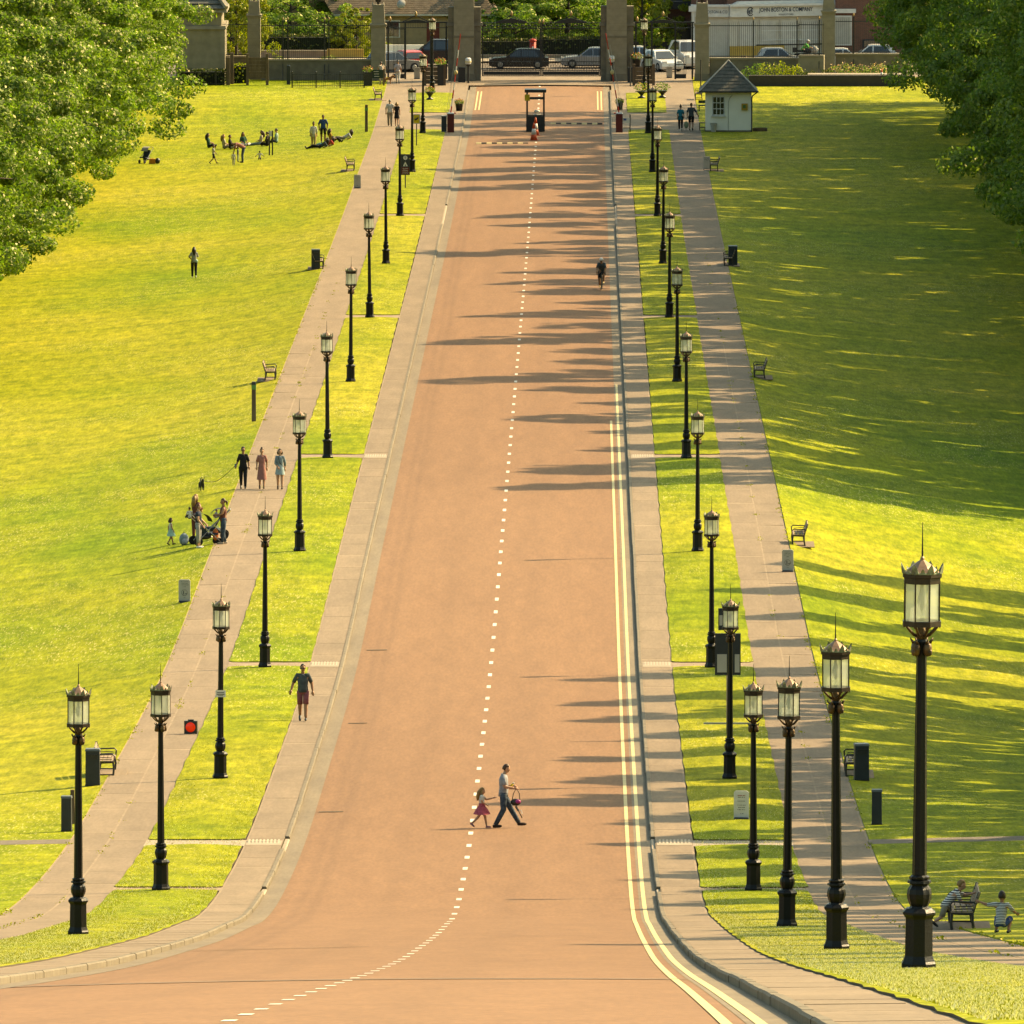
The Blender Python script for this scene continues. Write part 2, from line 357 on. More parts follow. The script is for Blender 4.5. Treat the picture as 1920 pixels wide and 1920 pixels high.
# footways beside the kerb and the outer paths: joint bed below, bays on top
def bays(parent, name, x0, x1, y0, y1, lens, mats, z=.1):
    y = y0
    while y < y1:
        L = min(rnd.choice(lens) * rnd.uniform(.8, 1.2), y1 - y); ye = y + L - (.04 if rnd.random() < .72 else rnd.uniform(.3, .7))
        ys = yrange(y, ye, 4); mb = MB(); dz = z + rnd.uniform(-.0015, .0015)
        V = [(x, q, base(x, q) + dz) for q in ys for x in (x0, x1)]; m = len(V)
        V += [(x, q, base(x, q) + z - .06) for q in (ys[0], ys[-1]) for x in (x0, x1)]
        F = [(2 * i, 2 * i + 1, 2 * i + 3, 2 * i + 2) for i in range(len(ys) - 1)] + [(m, m + 1, 1, 0), (m - 2, m - 1, m + 3, m + 2)]
        mb.add(V, F); mb.obj(name, mats, parent); y += L
for sgn in (-1, 1):
    side = 'left' if sgn < 0 else 'right'
    f = strip('footway', [sgn * KB, sgn * FW], 60, GATEY - 6, .0955, [JOINT])
    bays(f, 'paving_bay', sgn * (KB + .02), sgn * (FW - .06), 96, 640, (4, 6, 6, 8), [PAVE], .1)
    strip('footway_far', [sgn * (KB + .02), sgn * (FW - .05)], 640, GATEY - 6, .1, [PAVE])
    p = strip('path', [sgn * (VG1 - .05), sgn * (PT1 - 1), sgn * (PT1 + .06)], 60, GATEY - 6, .0955, [JOINT])
    for a, b in ((VG1 + .02, 9.82), (9.88, PT1 - .05)):
        bays(p, 'paving_bay', sgn * a, sgn * b, 100, 660, (6, 8, 8, 11), [PAVE], .1)
    strip('path_far', [sgn * (VG1 + .02), sgn * (PT1 - .05)], 660, GATEY - 6, .1, [PAVE])
    # verges between the cross paths
    cuts = sorted(CROSS) + [(928.5, 24.0)]
    ends = [60.0] + [q for c, w in cuts for q in (c - w / 2, c + w / 2)] + [GATEY - 16]
    for i in range(0, len(ends), 2):
        a, b = ends[i], ends[i + 1]; mb = MB()
        if b - a < 3: continue
        q = .45
        ys = [a, a + .12, a + q] + yrange(a + q, b - q, 3)[1:-1] + [b - q, b - .12, b]
        cols = (0, 0, .08, .25, .5, .75, .92, 1, 1)
        P = []
        for j, y in enumerate(ys):
            inset = (.35 if j in (0, len(ys) - 1) else .12 if j in (1, len(ys) - 2) else 0)
            for k, c in enumerate(cols):
                x = sgn * (VG0 + inset + (VG1 - VG0 - 2 * inset) * c)
                z = 0 if k in (0, 8) else .122 + .035 * math.sin(c * math.pi) + .006 * math.sin(y * 1.3 + c * 9)
                if j in (0, len(ys) - 1): z = min(z, .13)
                P.append((x + (sgn * (.5 - c) * -.05 * (math.sin(y * 2.1) + math.sin(y * .83 + 1)) if k in (0, 1, 7, 8) else 0), y, base(x, y) + z))
        m = len(cols)
        F = [(r_ * m + k, r_ * m + k + 1, (r_ + 1) * m + k + 1, (r_ + 1) * m + k) for r_ in range(len(ys) - 1) for k in range(m - 1)]
        mi = [1 if (k in (0, m - 2)) else 0 for r_ in range(len(ys) - 1) for k in range(m - 1)]
        mb.add(P, F); mb.m = mi
        for r_ in (0, len(ys) - 1):     # cut turf faces at the cross paths
            o = len(mb.v); top = [P[r_ * m + k] for k in range(1, m - 1)]
            mb.v += [(x, y, z - .16) for x, y, z in top]
            for k in range(len(top) - 1): mb.f.append((r_ * m + 1 + k, r_ * m + 2 + k, o + k + 1, o + k)); mb.m.append(1)
        o = mb.obj('grass_verge', [GRASS, SOIL]); o['kind'] = 'structure'
    # cross paths
    for c, w in CROSS:
        strip('cross_path', [sgn * (FW - .01), sgn * (VG1 + .02)], c - w / 2 - .05, c + w / 2 + .05, .097, [CONC if c == 372 else JOINT], step=1)
        if c in (372, 460.0, 573.2):    # ribbed tactile paving at the dropped kerb
            tp = tag(strip('dropped_kerb_slab', [sgn * (KB + .03), sgn * (FW - .04)], c - 1.1, c + 1.1, .108, [CONC], step=1), kind='structure')
            for q in range(9):
                x = sgn * (KB + .12 + q * .1); MB().box((x, c, base(x, c) + .112), (.05, 1.5, .012)).obj('tactile_rib', [KERBL], tp)
    # driveway across the verge before the gate
    strip('driveway', [sgn * (FW - .01), sgn * (VG1 + .02)], 916, 941, .096, [PAVE], step=4)
    strip('side_path', [sgn * (PT1 + q) for q in (-.02, 2, 6, 10, 16, 24, 40, 60)], 371.2, 373.4, .125, [TAR], step=1)
    strip('verge_end_paving', [sgn * (KB + .01), sgn * FW, sgn * (VG1 + .03)], GATEY - 16.2, GATEY - 6, .099, [PAVE])
# apron at the gates, the main road beyond, its far pavement
strip('gate_apron', [-70, -40, -PT1, -RW, 0, RW, PT1, 40, 70], GATEY - 6, GATEY + 8, .101, [PAVE])
strip('main_road', [-120, -60, 0, 60, 120], GATEY + 8, GATEY + 24, .03, [TAR], step=8)
strip('far_pavement', [-120, -60, 0, 60, 120], GATEY + 24, GATEY + 29, .14, [CONC], step=2.5)
# painted markings
y = 101.0; LN = 0
while y < GATEY - 6:
    if not 925 < y < 944:
        x = 0.0
        strip('lane_dash', [x - .065, x + .065], y, y + 1.35, .005, [WHITE], road, step=2)
    y += 6.0
def line(x, y0, y1, w=.1): strip('yellow_line', [x - w / 2, x + w / 2], y0, y1, .008, [YELLOW], road, step=4)
for x in (4.32, 4.62): line(x, 90, 400); line(x, 400, 600 if x < 4.5 else 628)
for x in (4.1, 4.35):
    for s in (-1, 1): line(s * x, 946, 972)
# patched trench across the near carriageway
strip('road_patch', [-RW, -2, 1, RW], 181.0, 182.3, .013, [TAR], road, step=1)
for yy, x0, x1 in ((262, -4.4, -1.0), (431, -4.3, -3.7), (468, -4.3, -3.6), (388, -4.4, -3.7)):
    strip('tar_seam', [x0, x1], yy, yy + .35, .012, [SOIL], road, step=1)
# striped speed cushions by the kiosk
for (x0, x1, yy) in ((-3.9, -.5, 898.0), (.9, 4.4, 926.0)):
    t = T('speed_bump', 'black and cream striped speed bump across the %s lane' % ('left' if x0 < 0 else 'right'), 'speed bump', (0, 0, 0), group='speed bumps by the kiosk')
    nseg = 10
    for q in range(nseg):
        a = x0 + (x1 - x0) * q / nseg; b = x0 + (x1 - x0) * (q + 1) / nseg; zz = base(0, yy)
        MB().prism([(yy - .22, zz - .03), (yy - .1, zz + .07), (yy + .1, zz + .07), (yy + .22, zz - .03)], 'x', a, b - .01).obj('segment', [M('bump_black', (.04, .035, .03)) if q % 2 else YELLOW], t)
# ------------------------------------------------------------------ foliage
def leaf_mat(name, c0, c1, c2, trans=.35):
    m = bpy.data.materials.new(name); m.use_nodes = True; t = m.node_tree
    for n_ in list(t.nodes): t.nodes.remove(n_)
    out = t.nodes.new('ShaderNodeOutputMaterial'); d = t.nodes.new('ShaderNodeBsdfDiffuse'); tr = t.nodes.new('ShaderNodeBsdfTranslucent'); mx = t.nodes.new('ShaderNodeMixShader')
    gl = t.nodes.new('ShaderNodeBsdfGlossy'); gl.inputs['Roughness'].default_value = .45; gl.inputs['Color'].default_value = (.9, .8, .55, 1)
    geo = t.nodes.new('ShaderNodeNewGeometry'); r = t.nodes.new('ShaderNodeValToRGB'); e = r.color_ramp.elements
    e[0].color = (*c0, 1); e[1].color = (*c2, 1); k = e.new(.5); k.color = (*c1, 1)
    t.links.new(geo.outputs['Random Per Island'], r.inputs[0])
    oi = t.nodes.new('ShaderNodeObjectInfo'); h = t.nodes.new('ShaderNodeHueSaturation'); mm = t.nodes.new('ShaderNodeMapRange')
    mm.inputs['To Min'].default_value = .85; mm.inputs['To Max'].default_value = 1.15; t.links.new(oi.outputs['Random'], mm.inputs['Value']); t.links.new(mm.outputs[0], h.inputs['Value']); t.links.new(r.outputs[0], h.inputs['Color'])
    t.links.new(h.outputs[0], d.inputs['Color'])
    w = t.nodes.new('ShaderNodeMix'); w.data_type = 'RGBA'; w.blend_type = 'MULTIPLY'; w.inputs['Factor'].default_value = 1; w.inputs[7].default_value = (1.25, 1.35, .5, 1)
    t.links.new(h.outputs[0], w.inputs[6]); t.links.new(w.outputs[2], tr.inputs['Color'])
    mx.inputs[0].default_value = trans; t.links.new(d.outputs[0], mx.inputs[1]); t.links.new(tr.outputs[0], mx.inputs[2])
    m2 = t.nodes.new('ShaderNodeMixShader'); m2.inputs[0].default_value = .035; t.links.new(mx.outputs[0], m2.inputs[1]); t.links.new(gl.outputs[0], m2.inputs[2])
    t.links.new(m2.outputs[0], out.inputs[0]); return m
LEAF = leaf_mat('lime_leaves', (.05, .1, .02), (.1, .17, .032), (.195, .25, .06), .45)
LEAFY = leaf_mat('bright_leaves', (.1, .14, .012), (.18, .21, .018), (.28, .27, .03), .45)
LEAFD = leaf_mat('hedge_leaves', (.02, .035, .008), (.04, .06, .01), (.075, .085, .015), .25)
BARK = M('bark', (.09, .07, .05), (.045, .035, .026), 5, .95, bump=.5, stretch=(1, 1, .25))

def leaf_cards(rs, C, N, size, bias=.9):
    """one bent four-cornered leaf at every centre; N leans the leaf face"""
    n = len(C); d = rs.normal(size=(n, 3)) * .75 + N * bias; d /= np.linalg.norm(d, axis=1)[:, None] + 1e-9
    a = np.cross(d, rs.normal(size=(n, 3))); a /= np.linalg.norm(a, axis=1)[:, None] + 1e-9; b = np.cross(d, a)
    s = (size * rs.uniform(.6, 1.35, n))[:, None]
    V = np.stack([C - a * s, C - b * s * .62 + d * s * .12, C + a * s, C + b * s * .62 + d * s * .12], 1).reshape(-1, 3)
    return V, np.arange(n * 4).reshape(n, 4)
def crown_points(rs, H, Rr, z0, nclump, nleaf, shape):
    """clump centres through an uneven crown volume, leaves in the clumps' shells"""
    t = rs.uniform(0, 1, nclump) ** .9; w = rs.uniform(0, 2 * np.pi, nclump)
    lob = 1 + .22 * np.sin(3 * w + t * 7 + rs.uniform(0, 6)) + .15 * np.sin(5 * w - t * 11)
    rad = Rr * shape(t) * lob * np.where(rs.uniform(size=nclump) < .3, rs.uniform(.2, .6, nclump), rs.uniform(.72, 1.0, nclump))
    cc = np.stack([rad * np.cos(w), rad * np.sin(w), z0 + t * (H - z0)], 1)
    droop = rs.uniform(0, .9, nclump) * (rad / Rr); cc[:, 2] -= droop * 1.4
    cr = rs.uniform(.6, 1.2, nclump) * (1.05 - .45 * t)
    idx = np.repeat(np.arange(nclump), nleaf); n = len(idx)
    u = rs.normal(size=(n, 3)); u /= np.linalg.norm(u, axis=1)[:, None]
    q = rs.uniform(.3, 1.0, n) ** .45
    P = cc[idx] + u * (q * cr[idx])[:, None] * np.array([1.15, 1.15, .72])
    out = P - np.array([0, 0, z0 + (H - z0) * .35]); out /= np.linalg.norm(out, axis=1)[:, None] + 1e-9
    return P, u * .8 + out * .5 + np.array([0, 0, .35])
def tree_proto(seed, H, Rr, z0, nclump=170, nleaf=150, size=.2, mat=None, shape=None, trunk=True):
    rs = np.random.RandomState(seed)
    shape = shape or (lambda t: np.minimum(1, (t + .1) / .26) * (1 - t) ** .5 * 1.05 + .04)
    P, N = crown_points(rs, H, Rr, z0, nclump, nleaf, shape); V, F = leaf_cards(rs, P, N, size)
    crown = npmesh('crown', V, F, mat or LEAF)
    mb = MB(); r0 = H * .017 + .08
    pts = [(0, 0, -.4), (.02, .03, H * .06), (rs.uniform(-.2, .2), rs.uniform(-.2, .2), H * .3), (rs.uniform(-.3, .3), rs.uniform(-.3, .3), H * .62), (0, 0, H * .9)]
    mb.tube(pts, [r0 * 1.5, r0 * 1.05, r0 * .8, r0 * .45, .04], 9)
    for i in range(11):
        w = i * 2.4 + rs.uniform(-.4, .4); t = .12 + .7 * i / 11; z = H * (.12 + .62 * i / 11); L = Rr * float(shape(np.array(t))) * .8
        mb.tube([(0, 0, z), (math.cos(w) * L * .5, math.sin(w) * L * .5, z + L * .25), (math.cos(w) * L, math.sin(w) * L, z + L * .22)], [r0 * .38 * (1 - t * .6), r0 * .22 * (1 - t * .6), .025], 6)
    return mb.mesh('trunk', [BARK], True), crown
def plant_tree(name, proto, loc, rz, sc, label, group, cat='tree'):
    t = T(name, label, cat, loc, rz, group); t.scale = sc
    for nm, me in (('trunk', proto[0]), ('crown', proto[1])):
        o = bpy.data.objects.new(nm, me); COL.objects.link(o); o.parent = t
    return t
TP = [tree_proto(s, 24, r_, z0, 235, 430, .1) for s, r_, z0 in ((1, 7.0, 3.6), (2, 6.6, 3.2), (3, 7.4, 4.0), (4, 6.8, 3.4))]
TN = [tree_proto(s, 24, 4.6, 2.6, 190, 300, .15, None, lambda t: np.minimum(1, (t + .15) / .25) * (1 - t) ** .55 + .05) for s in (11, 12)]
TW = [tree_proto(s, 24, 6.0, 2.4, 230, 300, .15, None, lambda t: np.minimum(1, (t + .15) / .25) * np.clip(1 - np.maximum(0, t - .5) / .5, 0, 1) ** .75 + .04) for s in (13, 14)]
ordw = ['nearest', 'second', 'third', 'fourth', 'fifth', 'sixth', 'seventh', 'eighth', 'ninth', 'tenth', 'eleventh', 'twelfth', 'thirteenth', 'fourteenth', 'fifteenth', 'sixteenth', 'seventeenth', 'eighteenth', 'nineteenth', 'twentieth', 'twenty-first', 'twenty-second', 'twenty-third', 'twenty-fourth', 'twenty-fifth', 'twenty-sixth', 'twenty-seventh', 'twenty-eighth', 'twenty-ninth', 'thirtieth', 'thirty-first', 'thirty-second', 'thirty-third', 'thirty-fourth', 'thirty-fifth', 'thirty-sixth', 'thirty-seventh'] + ['forty' + q for q in ('-first', '-second', '-third', '-fourth', '-fifth', '-sixth', '-seventh', '-eighth', '-ninth')] + ['fifty' + q for q in ('-first', '-second', '-third', '-fourth', '-fifth', '-sixth', '-seventh', '-eighth', '-ninth')]
# the left row: sunlit crowns over the lawn
k = 0; y = 645.0
while y < 962:
    x = -30.8 + rnd.uniform(-.8, .8)
    s = rnd.uniform(.9, 1.12)
    plant_tree('lime_tree', TP[k % 4], (x, y, base(x, y)), rnd.uniform(0, 6.28), (s * rnd.uniform(.95, 1.1),) * 2 + (s,), 'sunlit lime tree, %s of the row left of the lawn' % ordw[k], 'lime trees left of the lawn')
    k += 1; y += rnd.uniform(11.5, 14)
for i in range(22):
    x, y = -43 + rnd.uniform(-2, 2), 662 + i * 14.0
    plant_tree('lime_tree', TP[(i + 2) % 4], (x, y, base(x, y)), rnd.uniform(0, 6.28), (1.15, 1.15, 1.1), 'tall lime tree, %s of the back row behind the left limes' % ordw[i], 'back row of lime trees on the left')
# the right row: seen from its shaded side, its shadows reach over the lawn and the road
k = 0; j = 0
y = 205.0
while y < 965:
    vis = y > 640
    if not 533 < y < 566:
        if y < 400: hh = rnd.choice((21, 23, 22, 24.5))
        elif y < 470: hh = rnd.choice((25, 26, 27))
        elif y < 570: hh = rnd.choice((21.5, 22, 23))
        elif y < 630: hh = rnd.choice((27, 28.5, 30))
        elif y < 695: hh = rnd.choice((28, 30, 32, 33))
        else: hh = rnd.choice((26, 27.5, 29, 30.5, 32))
        x = (33.4 if 575 < y < 695 else 32.0 if y < 885 else 30.9) + rnd.uniform(-.6, .6); s = hh / 24
        wd = 1.0 if y < 560 else rnd.uniform(1.06, 1.2)
        lab = 'shaded lime tree, %s of the row right of the lawn' % ordw[k] if vis else 'slim lime tree beyond the right frame edge casting shade, %s from the camera' % ordw[j]
        plant_tree('lime_tree', TW[j % 2] if 230 < y < 448 else TN[j % 2] if y < 575 else TP[j % 4], (x, y, base(x, y)), rnd.uniform(0, 6.28), (wd, wd, s), lab, 'lime trees right of the lawn' if vis else 'lime trees right of the lawn outside the frame')
        j += 1; k += vis
    y += rnd.uniform(9.2, 10.4) if 270 < y < 450 else rnd.uniform(11.8, 13.2) if y < 560 else rnd.uniform(10, 13)
for i in range(28):
    x, y = 42 + rnd.uniform(-2, 2), 585 + i * 13.0
    if y > 970: break
    plant_tree('lime_tree', TP[(i + 1) % 4], (x, y, base(x, y)), rnd.uniform(0, 6.28), (1.2, 1.2, 1.18), 'tall lime tree, %s of the back row behind the right limes' % ordw[i], 'back row of lime trees on the right')

# ------------------------------------------------------------------ street lamps
IRON = M('black_cast_iron', (.004, .0048, .0055), (.007, .0075, .0075), 9, .42, spec=.18, bump=.25, bscale=30)
BRONZE = M('weathered_bronze', (.14, .085, .04), (.05, .035, .022), 12, .45, metal=.6, bump=.3)
COPPER = M('pink_copper_roof', (.34, .22, .15), (.22, .13, .08), 8, .5, metal=.35)
VERDI = M('verdigris', (.27, .31, .2), (.1, .1, .06), 14, .7)
def glass_mat(name, col=(.9, .95, .9), rough=.06, alpha=.5, dirt=(.62, .62, .46)):
    m = bpy.data.materials.new(name); m.use_nodes = True; t = m.node_tree
    for n_ in list(t.nodes): t.nodes.remove(n_)
    out = t.nodes.new('ShaderNodeOutputMaterial'); tr = t.nodes.new('ShaderNodeBsdfTransparent'); tr.inputs[0].default_value = (*col, 1)
    gl = t.nodes.new('ShaderNodeBsdfGlossy'); gl.inputs['Roughness'].default_value = rough
    tl = t.nodes.new('ShaderNodeBsdfTranslucent'); tl.inputs[0].default_value = (*dirt, 1); df = t.nodes.new('ShaderNodeBsdfDiffuse'); df.inputs[0].default_value = (*dirt, 1)
    a = t.nodes.new('ShaderNodeMixShader'); b = t.nodes.new('ShaderNodeMixShader'); c = t.nodes.new('ShaderNodeMixShader')
    a.inputs[0].default_value = .5; t.links.new(df.outputs[0], a.inputs[1]); t.links.new(tl.outputs[0], a.inputs[2])
    b.inputs[0].default_value = alpha; t.links.new(tr.outputs[0], b.inputs[1]); t.links.new(a.outputs[0], b.inputs[2])
    c.inputs[0].default_value = .08; t.links.new(b.outputs[0], c.inputs[1]); t.links.new(gl.outputs[0], c.inputs[2])
    t.links.new(c.outputs[0], out.inputs[0]); return m
LGLASS = glass_mat('lantern_glass', alpha=.55, dirt=(.66, .68, .6))
BULB = M('milky_bulb', (.8, .78, .72), (.7, .68, .6), 3, .2)
OCT = math.pi / 8
def lamp_proto():
    t = T('street_lamp', 'lamp', 'street lamp', (0, 0, 0), 0, 'ornate iron lamps lining the avenue')
    p = MB().lathe([(.235, 0), (.235, .06), (.215, .09), (.2, .13), (.19, .16), (.185, .64), (.2, .67), (.225, .7), (.225, .725), (.17, .775)], 8, rot=OCT); p.obj('pedestal', [IRON], t)
    MB().lathe([(.13, .775), (.115, .8), (.135, .84), (.155, .9), (.16, .96), (.148, 1.02), (.115, 1.07), (.125, 1.085), (.155, 1.1), (.15, 1.13), (.12, 1.14), (.13, 1.16), (.13, 1.18), (.1, 1.2)], 20, flute=.07).obj('vase', [IRON], t)
    MB().lathe([(.094, 1.19), (.088, 1.9), (.078, 2.9), (.066, 4.0), (.07, 4.05), (.075, 4.22), (.062, 4.26)], 16, flute=.1).obj('shaft', [IRON], t)
    for i in range(4):
        w = math.pi / 4 + i * math.pi / 2; c, s = math.cos(w), math.sin(w); mb = MB()
        mb.ball((c * .105, s * .105, 4.13), (.06, .06, .1), 8, 6); mb.ball((c * .145, s * .145, 4.09), (.032, .032, .05), 6, 5)
        for e in (-1, 1): mb.tube([(c * .11 - s * .035 * e, s * .11 + c * .035 * e, 4.2), (c * .16 - s * .045 * e, s * .16 + c * .045 * e, 4.26)], [.02, .006], 5)
        mb.obj('lion_mask', [BRONZE], t, True)
    mb = MB(); mb.lathe([(.062, 4.25), (.075, 4.28), (.06, 4.34), (.05, 4.42)], 12)
    for i in range(8):
        w = i * math.pi / 4 + OCT; c, s = math.cos(w), math.sin(w)
        mb.tube([(c * .05, s * .05, 4.29), (c * .11, s * .11, 4.31), (c * .17, s * .17, 4.37), (c * .225, s * .225, 4.435), (c * .255, s * .255, 4.42)], [.022, .02, .018, .016, .018], 6)
    mb.obj('bracket', [BRONZE], t, True)
    RL = .25
    mb = MB(); mb.lathe([(RL - .03, 4.42), (RL + .012, 4.425), (RL + .012, 4.49), (RL - .005, 4.495), (RL - .03, 4.495)], 8, rot=OCT, cap=False)
    mb.lathe([(RL - .03, 4.975), (RL, 4.975), (RL, 5.05), (RL + .018, 5.06), (RL + .018, 5.1), (RL - .03, 5.1)], 8, rot=OCT, cap=False)
    for i in range(8):
        w = i * math.pi / 4 + OCT; c, s = math.cos(w) * (RL - .012), math.sin(w) * (RL - .012); mb.tube([(c, s, 4.47), (c, s, 4.99)], .0125, 4)
    mb.obj('lantern_frame', [BRONZE if False else M('lantern_iron', (.05, .032, .02), (.02, .016, .012), 9, .5, metal=.3)], t)
    for i in range(8):
        a0, a1 = i * math.pi / 4 + OCT, (i + 1) * math.pi / 4 + OCT; q = RL - .018
        P = [(q * math.cos(a), q * math.sin(a), z) for z in (4.49, 4.98) for a in (a0, a1)]
        MB().add(P, [(0, 1, 3, 2)]).obj('pane', [LGLASS], t)
    MB().lathe([(.012, 4.62), (.04, 4.66), (.06, 4.72), (.055, 4.79), (.03, 4.87), (.022, 4.95), (.03, 5.0)], 10).obj('bulb', [BULB], t, True)
    ro = MB().lathe([(RL + .01, 5.1), (RL - .03, 5.13), (.14, 5.2), (.06, 5.255), (.03, 5.275), (.028, 5.3), (.012, 5.32)], 8, rot=OCT).obj('roof', [COPPER], t)
    mb = MB(); mb.lathe([(RL + .008, 5.095), (RL + .022, 5.11), (RL + .008, 5.125)], 8, rot=OCT, cap=False)
    for i in range(16):
        w = i * math.pi / 8 + OCT; c, s = math.cos(w), math.sin(w); big = i % 2 == 0; rr = (RL + .012) * (1 if big else math.cos(OCT)); hh = .13 if big else .07; ww = .05 if big else .03
        tx, ty = -s, c
        mb.add([(rr * c - tx * ww, rr * s - ty * ww, 5.11), (rr * c + tx * ww, rr * s + ty * ww, 5.11), ((rr + .015) * c + tx * ww * .7, (rr + .015) * s + ty * ww * .7, 5.11 + hh * .6), ((rr + .03) * c, (rr + .03) * s, 5.11 + hh), ((rr + .015) * c - tx * ww * .7, (rr + .015) * s - ty * ww * .7, 5.11 + hh * .6),
                (rr * c * .93 - tx * ww, rr * s * .93 - ty * ww, 5.11), (rr * c * .93 + tx * ww, rr * s * .93 + ty * ww, 5.11)], [(0, 1, 2, 3, 4), (5, 0, 4), (1, 6, 2), (6, 5, 4, 3, 2)])
    mb.obj('crest', [VERDI], ro)
    MB().tube([(0, 0, 5.3), (0, 0, 5.42), (0, 0, 5.76)], [.014, .01, .004], 6).obj('spire', [IRON], ro)
    return t
lamp = lamp_proto(); first = True
LROW = {}
names = {2: 'nearest', 3: 'second', 4: 'third', 5: 'fourth', 6: 'fifth', 7: 'sixth', 8: 'seventh', 9: 'eighth', 10: 'ninth', 11: 'tenth', 12: 'eleventh', 13: 'twelfth', 14: 'thirteenth'}
for sgn in (1, -1):
    for kk, y in enumerate(LAMPY):
        if sgn < 0 and kk < 2: continue
        x = 7.4 if sgn > 0 else -7.55; loc = (x, y, surf(x, y) + .012)
        word = ordw[kk if sgn > 0 else kk - 2]
        lab = 'black lamp post with octagonal lantern, %s along the %s verge' % (word, 'right' if sgn > 0 else 'left')
        if sgn < 0 and kk == 4: lab = 'third black lamp post on the left verge, with a small white notice'
        if sgn > 0 and kk == 0: lab = 'tallest-looking black lamp post, nearest on the right verge'
        rz = (0 if kk < 4 and sgn > 0 else rnd.choice((0, .2, -.25, .35))) + YAW
        sc_ = (1.0, 1.0, .995)
        if first: lamp.location = loc; lamp['label'] = lab; lamp.rotation_euler = (0, 0, rz); first = False; l = lamp
        else: l = dup(lamp, loc, rz, lab)
        l.rotation_euler = (rnd.gauss(0, .0035), rnd.gauss(0, .005), rz); l.scale = sc_; LROW[(sgn, kk)] = l
# ------------------------------------------------------------------ shared materials for built things
STONE = M('portland_stone', (.30, .26, .185), (.22, .19, .135), 1.6, .9, bump=.25, bscale=12)
STONED = M('dark_stone', (.2, .175, .125), (.14, .12, .09), 2, .9, bump=.2)
BLACK = M('black_paint', (.012, .013, .014), (.02, .02, .02), 6, .45, spec=.4)
SLATEC = M('slate_grey_metal', (.03, .036, .042), (.022, .027, .032), 4, .5)
WOOD = M('weathered_wood', (.16, .115, .07), (.1, .07, .045), 5, .9, stretch=(1, 1, .2), bump=.3)
WOODL = M('bench_slats', (.34, .25, .17), (.25, .18, .12), 6, .8)
GOLD = M('gilded_iron', (.42, .3, .14), (.25, .17, .07), 9, .45, metal=.4)
HUTW = M('white_render', (.98, .93, .8), (.9, .85, .73), 1.2, .9, bump=.2, bscale=20)
WHT = M('clean_white', (.72, .7, .66), (.62, .6, .56), 3, .6)
GREYP = M('grey_plastic', (.46, .44, .38), (.40, .38, .33), 3, .6)
RED = M('red_paint', (.5, .035, .02), (.4, .025, .016), 5, .5)
MAROON = M('maroon_metal', (.13, .015, .012), (.1, .012, .01), 5, .45)
DGLASS = M('dark_window', (.012, .016, .018), (.02, .026, .03), 2, .08, spec=.8)
BRICK_R = (.11, .042, .03)
TERRA = M('terracotta_slates', (.2, .15, .1), (.14, .105, .07), 3, .9, rand=.1)
SLATE = M('roof_slates', (.135, .13, .11), (.085, .085, .072), 4, .85, bump=.3, rand=.15)
def brick_mat():
    m = M('red_brick', BRICK_R); t = m.node_tree; b = t.nodes['Principled BSDF']
    tc = t.nodes.new('ShaderNodeTexCoord'); mp = t.nodes.new('ShaderNodeMapping'); mp.inputs['Rotation'].default_value = (R(90), 0, 0)
    br = t.nodes.new('ShaderNodeTexBrick'); br.inputs['Scale'].default_value = 1; br.inputs['Brick Width'].default_value = .225; br.inputs['Row Height'].default_value = .075; br.inputs['Mortar Size'].default_value = .008
    br.inputs['Color1'].default_value = (.14, .05, .034, 1); br.inputs['Color2'].default_value = (.085, .035, .026, 1); br.inputs['Mortar'].default_value = (.16, .12, .09, 1)
    t.links.new(tc.outputs['Object'], mp.inputs[0]); t.links.new(mp.outputs[0], br.inputs['Vector']); t.links.new(br.outputs[0], b.inputs['Base Color']); return m
BRICK = brick_mat()
PEND = []                                             # curve and skin objects waiting to become meshes
def text(s, size, mat, parent, loc, rz=0., tilt=R(90), align='CENTER', name='lettering', bold=0., sx=1.):
    c = bpy.data.curves.new(name, 'FONT'); c.body = s; c.size = size; c.align_x = align; c.align_y = 'CENTER'; c.extrude = .004; c.offset = bold; c.materials.append(mat)
    o = bpy.data.objects.new(name, c); COL.objects.link(o); o.parent = parent; o.location = loc; o.rotation_euler = (tilt, 0, rz); o.scale = (sx, 1, 1); PEND.append((o, None)); return o
def X_(px, y=GATEY): return onpx(px, y).x
def Z_(py, y=GATEY): return at(960, py, y).z
G0 = surf(0, GATEY)

